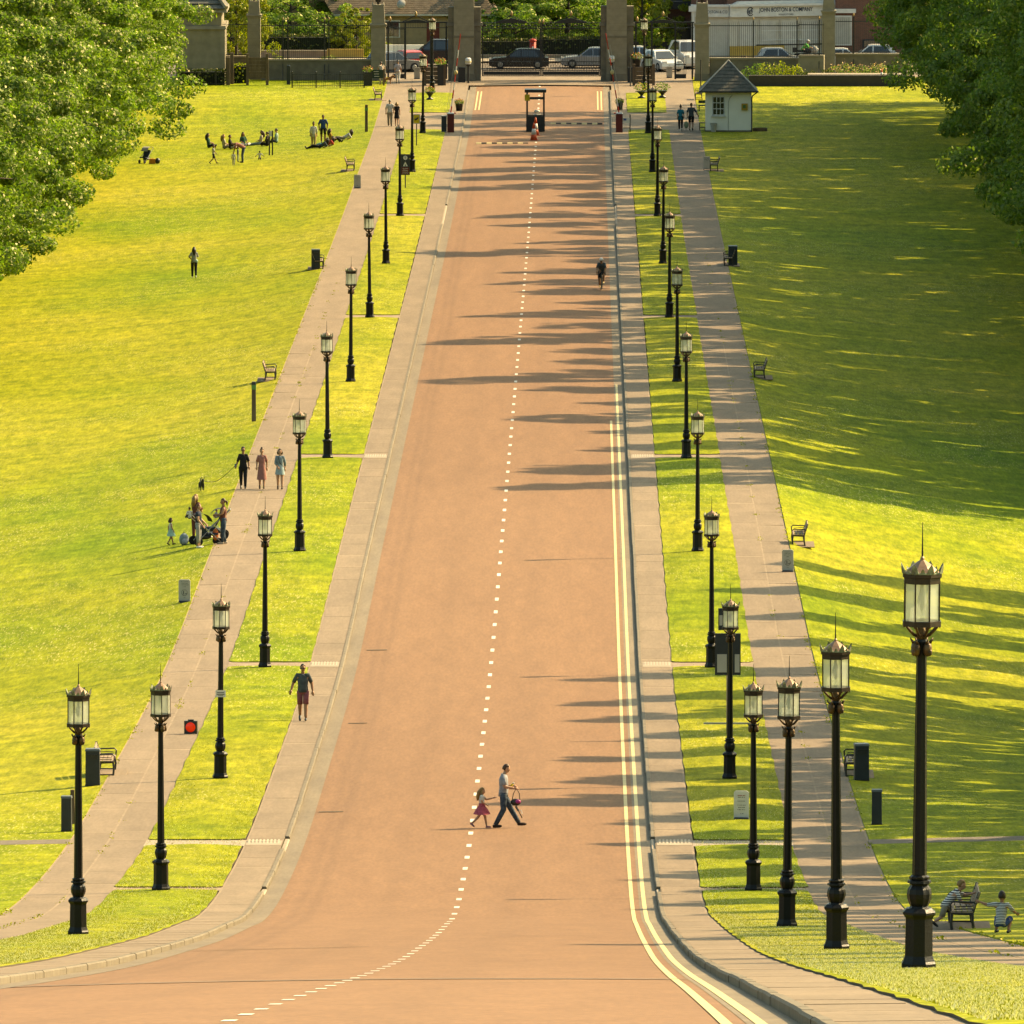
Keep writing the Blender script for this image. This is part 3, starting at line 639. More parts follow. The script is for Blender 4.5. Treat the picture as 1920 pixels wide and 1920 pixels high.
# ------------------------------------------------------------------ the gates
def pier(name, label, px0, px1, ztop, y=GATEY, cap=None, wings=None, urn=False, sy=1.1, group='stone gate piers'):
    x0, x1 = X_(px0, y), X_(px1, y); cx, w = (x0 + x1) / 2, x1 - x0; z0 = surf(cx, y) - .05; h = ztop - z0
    t = T(name, label, 'gate pier', (cx, y, z0), 0, group)
    mb = MB(); mb.box((0, 0, .28), (w + .12, sy + .12, .56), top=.95); mb.obj('plinth', [STONED], t)
    zc = (cap - z0) if cap else h
    n = max(3, int(zc / .55)); hh = (zc - .56) / n
    for i in range(n): MB().box((0, 0, .56 + hh * (i + .5)), (w, sy, hh - .012)).obj('stone_course', [STONE], t)
    MB().box((0, 0, .5 + (zc - .5) / 2), (w - .03, sy - .03, zc - .56)).obj('core', [STONED], t)
    if cap:
        mb = MB(); mb.box((0, 0, zc + .06), (w + .1, sy + .1, .12)); mb.box((0, 0, zc + .17), (w + .2, sy + .2, .1), top=.97); mb.obj('cornice', [STONE], t)
        MB().box((0, 0, (zc + .22 + h) / 2), (w - .06, sy - .06, h - zc - .22), top=.84).obj('attic_block', [STONE], t)
        mb = MB()
        for s in (-1, 1): mb.box((s * (w / 2 - .13), 0, h + .06), (.14, sy * .8, .2), top=.5)
        mb.box((0, 0, h + .01), (w * .8, sy * .8, .04)); mb.obj('carved_corners', [STONE], t)
        if urn: MB().lathe([(.1, h), (.08, h + .12), (.2, h + .25), (.3, h + .5), (.28, h + .8), (.1, h + .95), (.04, h + 1.1)], 12).obj('urn', [BLACK], t, True)
    if wings:
        for s in (-1, 1):
            ww = wings[0 if s < 0 else 1]; c = s * (w / 2 + ww / 2 - .01); zt = wings[2] - z0
            for i in range(6): MB().box((c, .05, .05 + zt * (i + .5) / 6), (ww, sy * .7, zt / 6 - .01)).obj('wing_course', [STONED], t)
            MB().box((c + s * .05, .05, Z_(45) - z0), (ww + .14, sy * .8, .22), top=.9).obj('wing_cornice', [STONED], t)
        MB().box((0, 0, Z_(68) - z0), (w + .06, sy + .06, .16)).obj('string_course', [STONED], t)
    return t
pier('gate_pier', 'tall stone pier left of the main gates', 851, 889, G0 + 7.2, wings=(.42, .5, Z_(14)), sy=1.3)
pier('gate_pier', 'tall stone pier right of the main gates', 1137, 1175, G0 + 7.2, wings=(.42, .5, Z_(12)), sy=1.3)
pier('gate_pier', 'stone pier with dark urn left of the left footgate', 696, 723, Z_(9), cap=Z_(50), urn=True)
pier('gate_pier', 'stone pier with dark urn right of the right footgate', 1303, 1329, Z_(6), cap=Z_(49), urn=True)
pier('gate_pier', 'stone pier where the left railing ends', 465, 489, Z_(4), y=GATEY + 1, cap=Z_(34), urn=True, sy=.95)
pier('gate_pier', 'stone pier where the right railing ends', 1541, 1565, Z_(-2), y=GATEY + 1, cap=Z_(26), sy=.95)

def bars(x0, x1, z0, z1, y, step=.12, r=.019, spike=.0, mb=None):
    mb = mb or MB(); n = int((x1 - x0) / step)
    for i in range(n + 1):
        x = x0 + (x1 - x0) * i / n; mb.tube([(x, y, z0), (x, y, z1)] + ([(x, y, z1 + spike)] if spike else []), [r, r, .003] if spike else r, 4)
    return mb
def finial(parent, x, z, y=0, s=1.):
    mb = MB(); mb.lathe([(.02, 0), (.07 * s, .05), (.1 * s, .16 * s), (.09 * s, .26 * s), (.03 * s, .36 * s), (.01, .4 * s)], 8, (x, y, z)); return mb.obj('finial', [GOLD], parent, True)
def gate_leaf(name, label, px0, px1, ztop, zlow, ped=True, group=None):
    x0, x1 = X_(px0), X_(px1); cx = (x0 + x1) / 2; t = T(name, label, 'gate', (cx, GATEY, G0), 0, group); w = x1 - x0; a, b = -w / 2, w / 2; zt = ztop - G0; zl = zlow - G0
    mb = MB()
    for x in (a + .04, b - .04): mb.box((x, 0, (zt + zl) / 2), (.09, .09, zt - zl))
    for z in (zl + .03, zl + .42, zl + 1.05, zt - .42, zt - .03): mb.box((0, 0, z), (w - .1, .06, .06))
    mb.obj('frame', [BLACK], t)
    tag(bars(a + .15, b - .15, zl + .05, zt - .05, 0).obj('bars', [BLACK], t), kind='stuff')
    mb = MB(); n = int(w / .22)                        # lattice panel and dense lower bars
    for i in range(n):
        x = a + .12 + (w - .34) * i / n
        mb.tube([(x, .02, zl + .44), (x + .3, .02, zl + 1.03)], .012, 4); mb.tube([(x + .3, -.02, zl + .44), (x, -.02, zl + 1.03)], .012, 4)
    for i in range(int(w / .45)):
        x = a + .2 + i * .45; mb.lathe([(.11, zt - .26), (.13, zt - .22), (.11, zt - .18)], 8, (x, 0, 0), cap=False)
    tag(mb.obj('lattice', [BLACK], t), kind='stuff')
    MB().box((0, 0, zl + .22), (w - .2, .03, .26)).obj('bottom_panel', [BLACK], t)
    if ped:
        mb = MB(); pw = min(1.1, w * .4)
        mb.prism([(-pw, zt), (pw, zt), (.3, zt + .24), (0, zt + .34), (-.3, zt + .24), (-pw * .9, zt + .07)], 'y', -.03, .03)
        mb.tube([(-pw, 0, zt + .03), (-pw * .5, 0, zt + .2), (-.15, 0, zt + .42), (0, 0, zt + .5), (.15, 0, zt + .42), (pw * .5, 0, zt + .2), (pw, 0, zt + .03)], .03, 5); mb.obj('pediment', [BLACK], t)
        finial(t, 0, zt + .46)
    mb = MB(); mb.lathe([(.07, 0), (.07, .05)], 10, (0, 0, 0)); return t
gl = gate_leaf('main_gate', 'closed left leaf of the black ornate main gates', 904, 1014, Z_(42), Z_(143), group='main gate leaves')
gr = gate_leaf('main_gate', 'closed right leaf of the black ornate main gates', 1015, 1126, Z_(42), Z_(143), group='main gate leaves')
for t, s in ((gl, 1), (gr, -1)):
    finial(t, s * 2.0, 4.02, s=.9); mb = MB(); mb.lathe([(.09, -.17), (.12, -.09), (.09, 0)], 10, (s * 1.3, 0, -.02)); mb.obj('roller', [BLACK], t)
def overthrow(label, px0, px1, pk, leafs, posts):
    x0, x1 = X_(px0), X_(px1); cx = (x0 + x1) / 2; t = T('footgate', label, 'gate', (cx, GATEY, G0), 0, 'iron footgates'); w = x1 - x0; zt = Z_(42) - G0
    mb = MB(); mb.box((0, 0, zt), (w, .08, .1)); mb.box((0, 0, zt - .38), (w, .06, .05)); mb.obj('top_rail', [BLACK], t)
    xp = X_(pk) - cx; mb = MB(); mb.tube([(xp - .95, 0, zt + .05), (xp - .5, 0, zt + .25), (xp - .15, 0, zt + .45), (xp + .15, 0, zt + .45), (xp + .5, 0, zt + .25), (xp + .95, 0, zt + .05)], .035, 5)
    mb.prism([(xp - .9, zt + .05), (xp + .9, zt + .05), (xp + .2, zt + .2), (xp - .2, zt + .2)], 'y', -.03, .03); mb.obj('pediment', [BLACK], t); finial(t, xp, zt + .42); finial(t, -w / 2 + .25, zt + .05)
    tag(bars(-w / 2, w / 2, zt - .36, zt, 0, .12, .012).obj('bars', [BLACK], t), kind='stuff')
    for p in posts: MB().box((X_(p) - cx, 0, zt / 2 + .05), (.13, .13, zt)).obj('post', [BLACK], t)
    for (a, b) in leafs:
        a, b = X_(a) - cx, X_(b) - cx; mb = bars(a, b, .12, zt - .42, -.25, .09, .016); 
        for z in (.15, 1.1, zt - .45): mb.box(((a + b) / 2, -.25, z), (b - a, .05, .07))
        mb.box(((a + b) / 2, -.25, .3), (b - a, .03, .25)); tag(mb.obj('open_leaf', [BLACK], t), kind='stuff')
    return t
overthrow('black iron footgate standing open left of the main gates', 725, 840, 780, [(738, 758)], (728, 760, 808, 837))
overthrow('black iron footgate standing open right of the main gates', 1188, 1301, 1243, [(1267, 1286)], (1192, 1222, 1266, 1298))
def railing(label, px0, px1, py_top, py_wall, posts, y=GATEY, wall_mat=None, rz=0.):
    x0, x1 = X_(px0, y), X_(px1, y); w = x1 - x0; zb = surf((x0 + x1) / 2, y); t = T('railing', label, 'railing', (x0, y, zb), rz, 'spiked railings on low walls')
    zw = Z_(py_wall, y) - zb; zt = Z_(py_top, y) - zb
    MB().box((w / 2, .1, zw / 2), (w, .5, zw)).obj('low_wall', [wall_mat or STONED], t); MB().box((w / 2, .1, zw + .06), (w, .62, .12)).obj('coping', [STONE], t)
    mb = MB()
    for z in (zt, zw + .22): mb.box((w / 2, 0, z), (w, .05, .06))
    mb.obj('rail', [BLACK], t)
    tag(bars(.05, w - .05, zw + .1, zt + .12, 0, .14, .015, .16).obj('bars', [BLACK], t), kind='stuff')
    for p in posts:
        xx = X_(p, y) - x0; mb = MB(); mb.box((xx, 0, (zw + zt) / 2 + .2), (.09, .09, zt - zw + .35)); mb.tube([(xx, 0, zw), (xx, -.7, .1)], .03, 5); o = mb.obj('post', [BLACK], t)
        finial(t, xx, zt + .38, s=.6)
    return t
railing('black spiked railing on a low stone wall left of the left footgate', 490, 696, 48, 114, (531, 540, 609, 617))
railing('black spiked railing on a low stone wall right of the right footgate', 1330, 1498, 48, 111, (1412, 1494))
railing('short black railing on a pale curved wall end by the yellow shrubs', 1497, 1545, 46, 106, (1536,), y=GATEY - 1.0, wall_mat=STONE, rz=-.12)  # paler stone here paints the sunlight on this section of wall
railing('black spiked railing right of the last stone pier', 1566, 1700, 40, 103, (1600,), y=GATEY + 2)
railing('black spiked railing between the lodge and the left end pier', 424, 465, 46, 108, (), y=GATEY + 2)

# gate lodge on the left
def lodge():
    y = GATEY - 2; x0, x1 = X_(330, y), X_(421, y); w = x1 - x0; zb = surf(x1, y) - .1; t = T('gate_lodge', 'stone gate lodge with slate roof behind the left trees', 'building', (x0, y, zb), 0)
    h1, h2 = Z_(55, y) - zb, Z_(23, y) - zb; d = 7.0
    MB().box((w / 2, d / 2, h1 / 2), (w, d, h1)).obj('wall', [STONE], t)
    for i, (z, o_) in enumerate(((h1 + .12, .14), (h2 + .1, .2))): MB().box((w / 2, d / 2, z), (w + 2 * o_, d + 2 * o_, .24), top=.98).obj('cornice', [STONE], t)
    MB().box((w / 2 - .1, d / 2, (h1 + h2) / 2 + .1), (w - .2, d - .2, h2 - h1 - .1)).obj('upper_wall', [STONE], t)
    MB().box((w - .12, .12, h1 / 2), (.32, .32, h1 - .05)).obj('corner_pilaster', [STONE], t)
    zr = h2 + .22; mb = MB(); mb.add([(-.2, -.2, zr), (w + .1, -.2, zr), (w + .1, d + .2, zr), (-.2, d + .2, zr), (w / 2 - .6, d / 2, zr + 2.6), (w / 2 - .2, d / 2, zr + 2.6)], [(0, 1, 5, 4), (1, 2, 5), (2, 3, 4, 5), (3, 0, 4)]); ro = mb.obj('roof', [SLATE], t)
    mb = MB()
    for i in range(8):
        f = i / 8; xa, xb = -.2 + (w / 2 - .4) * f, w + .1 - (w / 2 + .3) * f; ya = -.2 + (d / 2 + .2) * f; z = zr + 2.6 * f
        mb.box(((xa + xb) / 2, ya - .02, z + .05), (xb - xa - .1, .1, .05))
    tag(mb.obj('slate_courses', [SLATE], ro), kind='stuff')
    MB().tube([(w + .15, -.2, zr + .1), (w / 2 - .2, d / 2, zr + 2.7)], .16, 6).obj('hip_ridge', [STONE], ro)
lodge()

# ------------------------------------------------------------------ leafy things: hedges, shrubs, far trees
def leaf_block(name, c, d, n, size, mat, parent=None, seed=0, shell=.8, round_=False):
    rs = np.random.RandomState(seed)
    P = rs.uniform(-.5, .5, (n, 3))
    if round_:
        u = rs.normal(size=(n, 3)); u /= np.linalg.norm(u, axis=1)[:, None]; lob = 1 + .18 * np.sin(u[:, 0] * 7 + seed) * np.cos(u[:, 2] * 6 + seed * 2)
        P = u * (rs.uniform(.3, 1, n) ** .35 * lob * .5)[:, None]; N = u
    else:
        k = rs.uniform(size=n) < shell; ax = rs.randint(0, 4, n); sgn = np.where(rs.uniform(size=n) < .5, -1, 1)
        A = np.where(ax == 3, 2, ax); sg = np.where(A == 2, 1, sgn)
        P[np.arange(n)[k], A[k]] = .5 * sg[k] + rs.normal(0, .02, k.sum()); N = np.zeros((n, 3)); N[np.arange(n), A] = sg
    V, F = leaf_cards(rs, P * np.array(d) + np.array([0, 0, d[2] / 2]), N, size)
    o = bpy.data.objects.new(name, npmesh(name, V, F, mat)); COL.objects.link(o); o.location = c
    if parent: o.parent = parent
    if name == 'flowers': o['kind'] = 'stuff'
    return o
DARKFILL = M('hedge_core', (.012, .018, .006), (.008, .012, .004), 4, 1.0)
def hedge(label, px0, px1, y, py_top, d=1.0, mat=None, seed=1, n=None):
    x0, x1 = X_(px0, y), X_(px1, y); zb = surf((x0 + x1) / 2, y) - .05; h = Z_(py_top, y) - zb; t = T('hedge', label, 'hedge', ((x0 + x1) / 2, y, zb), 0)
    leaf_block('foliage', (0, 0, 0), (x1 - x0, d, h), n or int((x1 - x0) * h * 130), .11, mat or LEAFD, t, seed)
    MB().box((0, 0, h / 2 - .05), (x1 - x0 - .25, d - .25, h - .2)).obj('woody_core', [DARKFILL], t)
hedge('low dark hedge in front of the gate lodge', 335, 425, GATEY - 5.5, 131, 1.2, seed=2)
hedge('bright low hedge between lodge and wooden noticeboard', 428, 466, GATEY - 3.5, 121, .8, LEAFY, 3)
hedge('long clipped dark hedge beyond the left railing', 424, 648, GATEY + 34, 66, 1.5, seed=4)
hedge('clipped green hedge beyond the main gates, left of the red pillar box', 902, 1000, GATEY + 29.5, 74, 1.2, seed=5)
hedge('dark hedge beyond the main gates, right of the red pillar box', 1004, 1130, GATEY + 30, 70, 1.2, seed=6)
def far_tree(label, px, py_top, y, rr, proto, zs=1., bright=False):
    x = X_(px, y); zb = surf(x, y); h = Z_(py_top, y) - zb; t = plant_tree('tree', proto, (x, y, zb), px, (rr / 7, rr / 7, h / 12), label, None)
    return t
FT = [tree_proto(31, 12, 6.5, 1.2, 120, 150, .16, LEAF, lambda t: np.sqrt(np.clip(1 - (2 * t - .8) ** 2 * .6, 0.05, 1))), tree_proto(32, 12, 6.5, 1.0, 120, 150, .16, LEAFY, lambda t: np.sqrt(np.clip(1 - (2 * t - .8) ** 2 * .6, 0.05, 1)))]
far_tree('bright yellow green tree between the lodge and the left end pier', 442, -60, GATEY + 9, 3.0, FT[1])
far_tree('dense green tree behind the left railing, beside the tiled bungalow', 545, -70, GATEY + 40, 4.6, FT[0])
far_tree('small bushy tree in front of the tiled bungalow', 668, 14, GATEY + 33, 2.2, FT[1])
far_tree('broad dark tree beyond the main gates, by the bungalow', 965, -80, GATEY + 42, 5.4, FT[0])
far_tree('broad dark tree beyond the main gates, behind the pillar box', 1062, -90, GATEY + 44, 5.2, FT[0])
far_tree('bright green tree right of the right main pier', 1205, -70, GATEY + 32, 3.4, FT[1])
far_tree('darker tree behind the right footgate', 1240, -10, GATEY + 40, 3.4, FT[0])

for i, (px, tp) in enumerate(((430, -60), (500, -90), (600, -60), (900, -70), (945, -100), (1010, -110), (1045, -60), (1100, -110), (1150, -70), (1190, -90), (1225, -60))):
    far_tree('dark tree, %s from the left in the far line beyond the main road' % ordw[i].replace('nearest', 'first'), px, tp, GATEY + 56 + (i % 3) * 4, 5.2, FT[0])
# ------------------------------------------------------------------ buildings across the main road
def bungalow():
    y = GATEY + 40; x0, x1 = X_(632, y), X_(925, y); w = x1 - x0; zb = surf(0, y); t = T('bungalow', 'beige bungalow with brown tiled roof behind the left footgate', 'house', (x0, y, zb), 0)
    he = Z_(27, y) - zb; d = 8.0; BE = M('beige_roughcast', (.34, .26, .15), (.28, .21, .12), 3, .9)
    MB().box((w / 2, d / 2, he / 2), (w - .5, d, he)).obj('wall', [BE], t)
    hr = 3.6; zr = he
    mb = MB(); mb.add([(-.3, -.5, zr), (w + .3, -.5, zr), (w + .3, d + .5, zr), (-.3, d + .5, zr), (-1.3 - 1.4, d / 2, zr + hr), (w - 2.5, d / 2, zr + hr)], [(0, 1, 5, 4), (1, 2, 5), (2, 3, 4, 5), (3, 0, 4)]); ro = mb.obj('roof', [TERRA], t)
    for i in range(26):
        f = (i + .5) / 26; xa = -.3 - 2.4 * f; xb = w + .3 - 2.8 * f; yy = -.5 + (d / 2 + .5) * f; z = zr + hr * f
        mb = MB(); mb.prism([(yy - .1, z - .06), (yy - .1, z + .04), (yy + .1, z + .13), (yy + .1, z - .02)], 'x', xa, xb); mb.obj('tile_course', [TERRA], ro)
    MB().box((w / 2, -.55, zr - .02), (w + .5, .14, .12)).obj('gutter', [GREYP], t)
    for px, wd, hh, z in ((735, 1.2, 1.3, 1.0), (660, 1.4, 1.3, 1.0)): 
        o = MB().box((X_(px, y) - x0, .02, z + hh / 2), (wd, .12, hh)).obj('window', [WHT], t); MB().box((X_(px, y) - x0, -.05, z + hh / 2), (wd - .16, .04, hh - .16)).obj('pane', [DGLASS], o)
    MB().box((X_(812, y) - x0, 0, 1.05), (.95, .12, 2.1)).obj('door', [MAROON], t)
    xd = X_(754, y) - x0; mb = MB(); mb.lathe([(.01, 0), (.2, .03), (.36, .1), (.37, .13)], 12, (0, 0, 0)); o = mb.obj('satellite_dish', [GREYP], t, True); o.location = (xd, -.1, zr + .75); o.rotation_euler = (R(70), 0, R(-30))
    MB().tube([(xd, .1, zr + .2), (xd, 0, zr + .75), ], .03, 5).obj('dish_arm', [BLACK], t)
    # gable wing on its left
    xg = X_(584, y) - x0; wg = 2.6; g2 = T('bungalow_wing', 'beige gable wall left of the brown tiled roof', 'house', (x0 + xg, y + 2.2, zb), 0)
    MB().prism([(0, 0), (2.4, 0), (2.4, he), (-.2, he + 3.4), (-1.6, he + 1.6), (-1.6, 0)], 'y', 0, 5).obj('gable_wall', [BE], g2)
    MB().prism([(2.45, he - .05), (2.5, he + .12), (-.2, he + 3.65), (-.2, he + 3.45)], 'y', -.15, 5.1).obj('barge_board', [M('dark_board', (.05, .045, .035))], g2)
bungalow()
def shop():
    y = GATEY + 29; x0 = X_(1366, y); zb = surf(0, y) + .1; rz = .3; t = T('solicitors_shop', 'white shopfront with dark lettering under a red brick upper floor', 'shop', (x0, y, zb), rz)
    W = 9.2; hs = 3.05
    MB().box((W / 2, 3.2, 4.2), (W + .1, 6, 8.4)).obj('brick_wall', [BRICK], t)
    SW = M('shop_cream', (.62, .57, .48), (.55, .5, .42), 2, .8)
    MB().box((W / 2, .1, hs / 2), (W, .5, hs)).obj('shopfront', [SW], t)
    MB().box((W / 2, -.3, hs + .4), (W + .1, .5, .78)).obj('fascia', [WHT], t); MB().box((W / 2, -.42, hs + .87), (W + .3, .8, .16)).obj('cornice', [WHT], t)
    MB().box((W / 2, -.1, hs + 1.05), (W - .6, .6, .2), top=.9).obj('canopy_roof', [WHT], t)
    for i in range(5):
        x = .9 + i * (W - 1.2) / 5 + .5; o = MB().box((x, -.17, 1.75), (1.35, .08, 2.1)).obj('window', [SW], t)
        MB().box((x, -.215, 1.75), (1.15, .03, 1.9)).obj('pane', [M('shop_blind', (.6, .56, .5), (.5, .47, .42), 2, .4)], o)
    MB().box((W * .62, -.19, 2.0), (W * .7, .12, .06)).obj('rail', [WHT], t); MB().box((W * .62, -.2, 1.3), (W * .7, .12, .06)).obj('rail', [WHT], t); MB().box((W * .6, -.22, .95), (W * .75, .1, .09)).obj('sill', [BLACK], t)
    MB().box((2.1, -.25, .45), (4.2, .16, .9)).obj('stall_riser', [M('ochre_wall', (.5, .33, .08), (.42, .27, .06), 2)], t)
    INK = M('sign_ink', (.02, .03, .06))
    text('JOHN BOSTON & COMPANY', .43, INK, t, (4.25, -.565, hs + .5), name='lettering', sx=.74, bold=.004)
    text('SOLICITORS', .17, INK, t, (4.25, -.565, hs + .15), name='lettering', sx=1.25)
    mb = MB()
    for r_, a0, a1, w_ in ((.3, .6, 5.6, .035), (.17, 2.4, 7.6, .035), (.07, 0, 5, .03)): mb.tube([(1.5 + r_ * .8 * math.cos(a0 + (a1 - a0) * q / 12), -.56, hs + .4 + r_ * math.sin(a0 + (a1 - a0) * q / 12)) for q in range(13)], w_, 5)
    mb.obj('emblem', [INK], t)
    MB().box((.9, .15, hs + 1.75), (.62, .1, .38)).obj('wall_plaque', [WHT], t)
    # narrow corner front and its sign
    y2 = y - .05; xa = X_(1296, y2); t2 = T('shop_corner', 'narrow corner front of the white shop beside the right stone pier', 'shop', (xa, y2, zb), 0); w2 = x0 - xa
    MB().box((w2 / 2, .35, hs / 2), (w2, .6, hs)).obj('shopfront', [SW], t2); MB().box((w2 / 2, -.02, hs + .38), (w2, .5, .74)).obj('fascia', [WHT], t2); MB().box((w2 / 2, -.1, hs + .83), (w2 + .1, .7, .16)).obj('cornice', [WHT], t2)
    text('JOHN BOSTON & CO', .3, INK, t2, (w2 - .1, -.285, hs + .38), align='RIGHT', name='lettering', sx=.8)
    MB().box((w2 / 2, 3, 4.2), (w2, 4, 8.4)).obj('brick_wall', [BRICK], t2); MB().box((.15, -.3, 1.9), (.16, .16, 3.6)).obj('downpipe', [WHT], t2); MB().box((.1, -.35, hs + .62), (.6, .4, .4)).obj('hopper', [WHT], t2)
    # brick buildings either side
    y3 = GATEY + 33; xb = X_(1252, y3); t3 = T('brick_building', 'dark brick building with flat roof behind the right footgate', 'building', (xb, y3, zb), 0); w3 = X_(1300, y3) - xb
    MB().box((w3 / 2 + .6, 3, 1.7), (w3 + 1.2, 6, 3.4)).obj('wall', [BRICK], t3); MB().box((w3 / 2 + .4, 2.6, 3.7), (w3 + 1.6, 6.4, .55)).obj('flat_roof_edge', [SLATEC], t3); MB().box((w3 / 2 - .8, 4, 4.6), (w3 + 3.4, 5, 1.2)).obj('upper_parapet', [STONED], t3)
    MB().box((w3 * .65, -.05, 1.2), (1.0, .1, 2.0)).obj('door', [BLACK], t3)
    y4 = GATEY + 30; xc = X_(1566, y4); t4 = T('brick_building', 'red brick building with white window right of the shopfront', 'building', (xc, y4, zb), 0)
    MB().box((4.2, 3, 4.2), (8.4, 6, 8.4)).obj('wall', [BRICK], t4); MB().box((.7, -.08, 3.45), (1.6, .4, .3)).obj('sign_board', [WHT], t4)
    o = MB().box((.45, -.05, 2.0), (1.5, .12, 2.2)).obj('window', [WHT], t4); MB().box((.45, -.12, 2.0), (1.3, .04, 2.0)).obj('pane', [GREYP], o)
    o = MB().box((2.6, -.05, .9), (1.2, .12, .9)).obj('window', [SLATEC], t4); MB().box((2.6, -.12, .9), (1.0, .04, .7)).obj('pane', [DGLASS], o)
shop()
# low walls and fences seen through the railings
def low_wall(name, label, px0, px1, y, py_top, mat, cap=None, d=.25, zb=None):
    x0, x1 = X_(px0, y), X_(px1, y); zb = surf((x0 + x1) / 2, y) if zb is None else zb; h = Z_(py_top, y) - zb; t = T(name, label, 'wall', ((x0 + x1) / 2, y, zb), 0)
    MB().box((0, 0, h / 2), (x1 - x0, d, h)).obj('wall', [mat], t)
    if cap: MB().box((0, 0, h + .03), (x1 - x0 + .05, d + .1, .08)).obj('coping', [cap], t)
    return t
OCHRE = M('sandy_ochre', (.5, .33, .08), (.42, .27, .06), 2)  # sandy ochre is the wall's own colour
low_wall('roadside_wall', 'long pinkish wall across the road behind the left railing', 424, 615, GATEY + 30, 96, M('pink_wall', (.34, .22, .16), (.28, .18, .13), 2), CONC)
low_wall('roadside_wall', 'short ochre wall across the road behind the left railing', 614, 682, GATEY + 29, 92, OCHRE)
low_wall('roadside_wall', 'low stone wall beyond the main gates', 900, 1130, GATEY + 28.6, 104, STONE, CONC)
low_wall('roadside_wall', 'pale wall behind the cars of the left footgate', 700, 850, GATEY + 30, 84, HUTW)
low_wall('roadside_wall', 'dark boundary wall behind the right footgate', 1180, 1300, GATEY + 31, 78, M('dark_wall', (.06, .05, .04)))
# ------------------------------------------------------------------ cars, motorbike, pillar box
TYRE = M('tyre_rubber', (.012, .012, .012), (.02, .02, .02), 20, .9); RIM = M('wheel_rim', (.35, .34, .32), (.25, .25, .24), 9, .35, metal=.7); CHROME = M('lamp_glass', (.7, .68, .62), (.6, .58, .52), 4, .15, spec=.8)
def car(label, px, y, col, L=4.3, Hh=1.45, rz=0., metal=.3, suv=False, name='car', flip=1):
    loc = Vector((X_(px, y), y, base(0, y) + .04)); t = T(name, label, 'car', loc, rz, 'cars on the main road')
    t.scale = (flip, 1, 1)
    paint = M('car_paint_%d' % len(MATS), col, tuple(c * .9 for c in col), 2, .25, metal, spec=.6)
    h = L / 2; zb, zs = .22, Hh * (.62 if suv else .6)
    prof_ = [(-h, zb + .15), (-h + .06, zb), (h - .06, zb), (h, zb + .18), (h - .03, zs * .72), (h - .35, zs * .9), (h * .38, zs), (-h * .78, zs), (-h + .05, zs * .93)]
    W = .86
    mb = MB(); n = len(prof_)
    V = []
    for s, k in ((-W, 1), (-W * .97, 1), (W * .97, 1), (W, 1)):
        inner = abs(s) == W
        for (x, z) in prof_: V.append((x * (1 if not inner else .985), s, z if not inner else zb + (z - zb) * .93 + .02))
    F = [tuple(range(n)), tuple(reversed(range(3 * n, 4 * n)))] + [(j * n + i, j * n + (i + 1) % n, (j + 1) * n + (i + 1) % n, (j + 1) * n + i) for j in range(3) for i in range(n)]
    mb.add(V, F); mb.obj('body', [paint], t)
    cb = [(-h * (.93 if suv else .86), zs - .02), (h * .42, zs - .02), (h * .08, Hh - .05), (-.1, Hh), (-h * .55, Hh - .01), (-h * (.82 if suv else .7), Hh - .08)]
    mb = MB(); m = len(cb)
    V = [(x, s * (W - .02 - .22 * (z - zs) / (Hh - zs)), z) for s in (-1, 1) for x, z in cb]
    mb.add(V, [tuple(range(m)), tuple(reversed(range(m, 2 * m)))] + [(i, (i + 1) % m, m + (i + 1) % m, m + i) for i in range(m)]); mb.obj('cabin', [paint], t)
    def glass(pts, nm):
        for s in (-1, 1):
            P = [(x, s * (W - .005 - .22 * (z - zs) / (Hh - zs)), z) for x, z in pts]; MB().add(P, [tuple(range(len(P)))]).obj(nm, [DGLASS], t)
    z0, z1 = zs + .04, Hh - .11
    glass([(h * .33, z0), (h * .06, z1), (-.12, z1 + .02), (-.12, z0)], 'side_window'); glass([(-.2, z0), (-.2, z1 + .02), (-h * .52, z1), (-h * (.74 if suv else .66), z0)], 'side_window')
    for pts, nm in (([(h * .43, zs + .03), (h * .1, Hh - .09)], 'windscreen'), ([(-h * (.935 if suv else .868), zs + .05), (-h * (.83 if suv else .72), Hh - .13)], 'rear_window')):
        (xa, za), (xb, zb_) = pts; wa, wb = W - .1, W - .3; d_ = .012 if nm == 'windscreen' else -.012
        MB().add([(xa + d_, -wa, za), (xa + d_, wa, za), (xb + d_, wb, zb_), (xb + d_, -wb, zb_)], [(0, 1, 2, 3)]).obj(nm, [DGLASS], t)
    for sx in (-.62, .62):
        for s in (-1, 1):
            o = MB().tube([(sx * h, s * (W - .16), .33), (sx * h, s * (W + .02), .33)], .33, 16).obj('wheel', [TYRE], t); MB().tube([(sx * h, s * (W + .02), .33), (sx * h, s * (W + .035), .33)], [.2, .17], 10).obj('rim', [RIM], o)
    for s in (-1, 1):
        MB().box((h - .1, s * (W - .25), zs * .8), (.18, .3, .13)).obj('headlight', [CHROME], t); MB().box((-h + .07, s * (W - .18), zs * .82), (.12, .22, .16)).obj('tail_light', [RED], t)
        MB().box((h * .32, s * (W + .07), zs + .08), (.12, .16, .12)).obj('wing_mirror', [paint], t)
    for x in (h + .012, -h - .012): MB().box((x, 0, .5), (.02, .5, .11)).obj('number_plate', [WHT if x > 0 else YELLOW], t)
    MB().box((0, 0, .2), (L * .9, 1.4, .1)).obj('underside', [BLACK], t)
    return t
YR = GATEY + 17
car('dark saloon car passing behind the main gates', 973, YR, (.012, .014, .016), 4.4, 1.46, flip=-1)
car('silver car half hidden by the right main pier', 1108, YR + 1, (.32, .33, .34), 4.4, 1.5, flip=-1)
car('dark tall car with pale roof behind the left footgate', 812, YR + 4, (.02, .022, .026), 4.6, 1.9, suv=True, flip=-1)
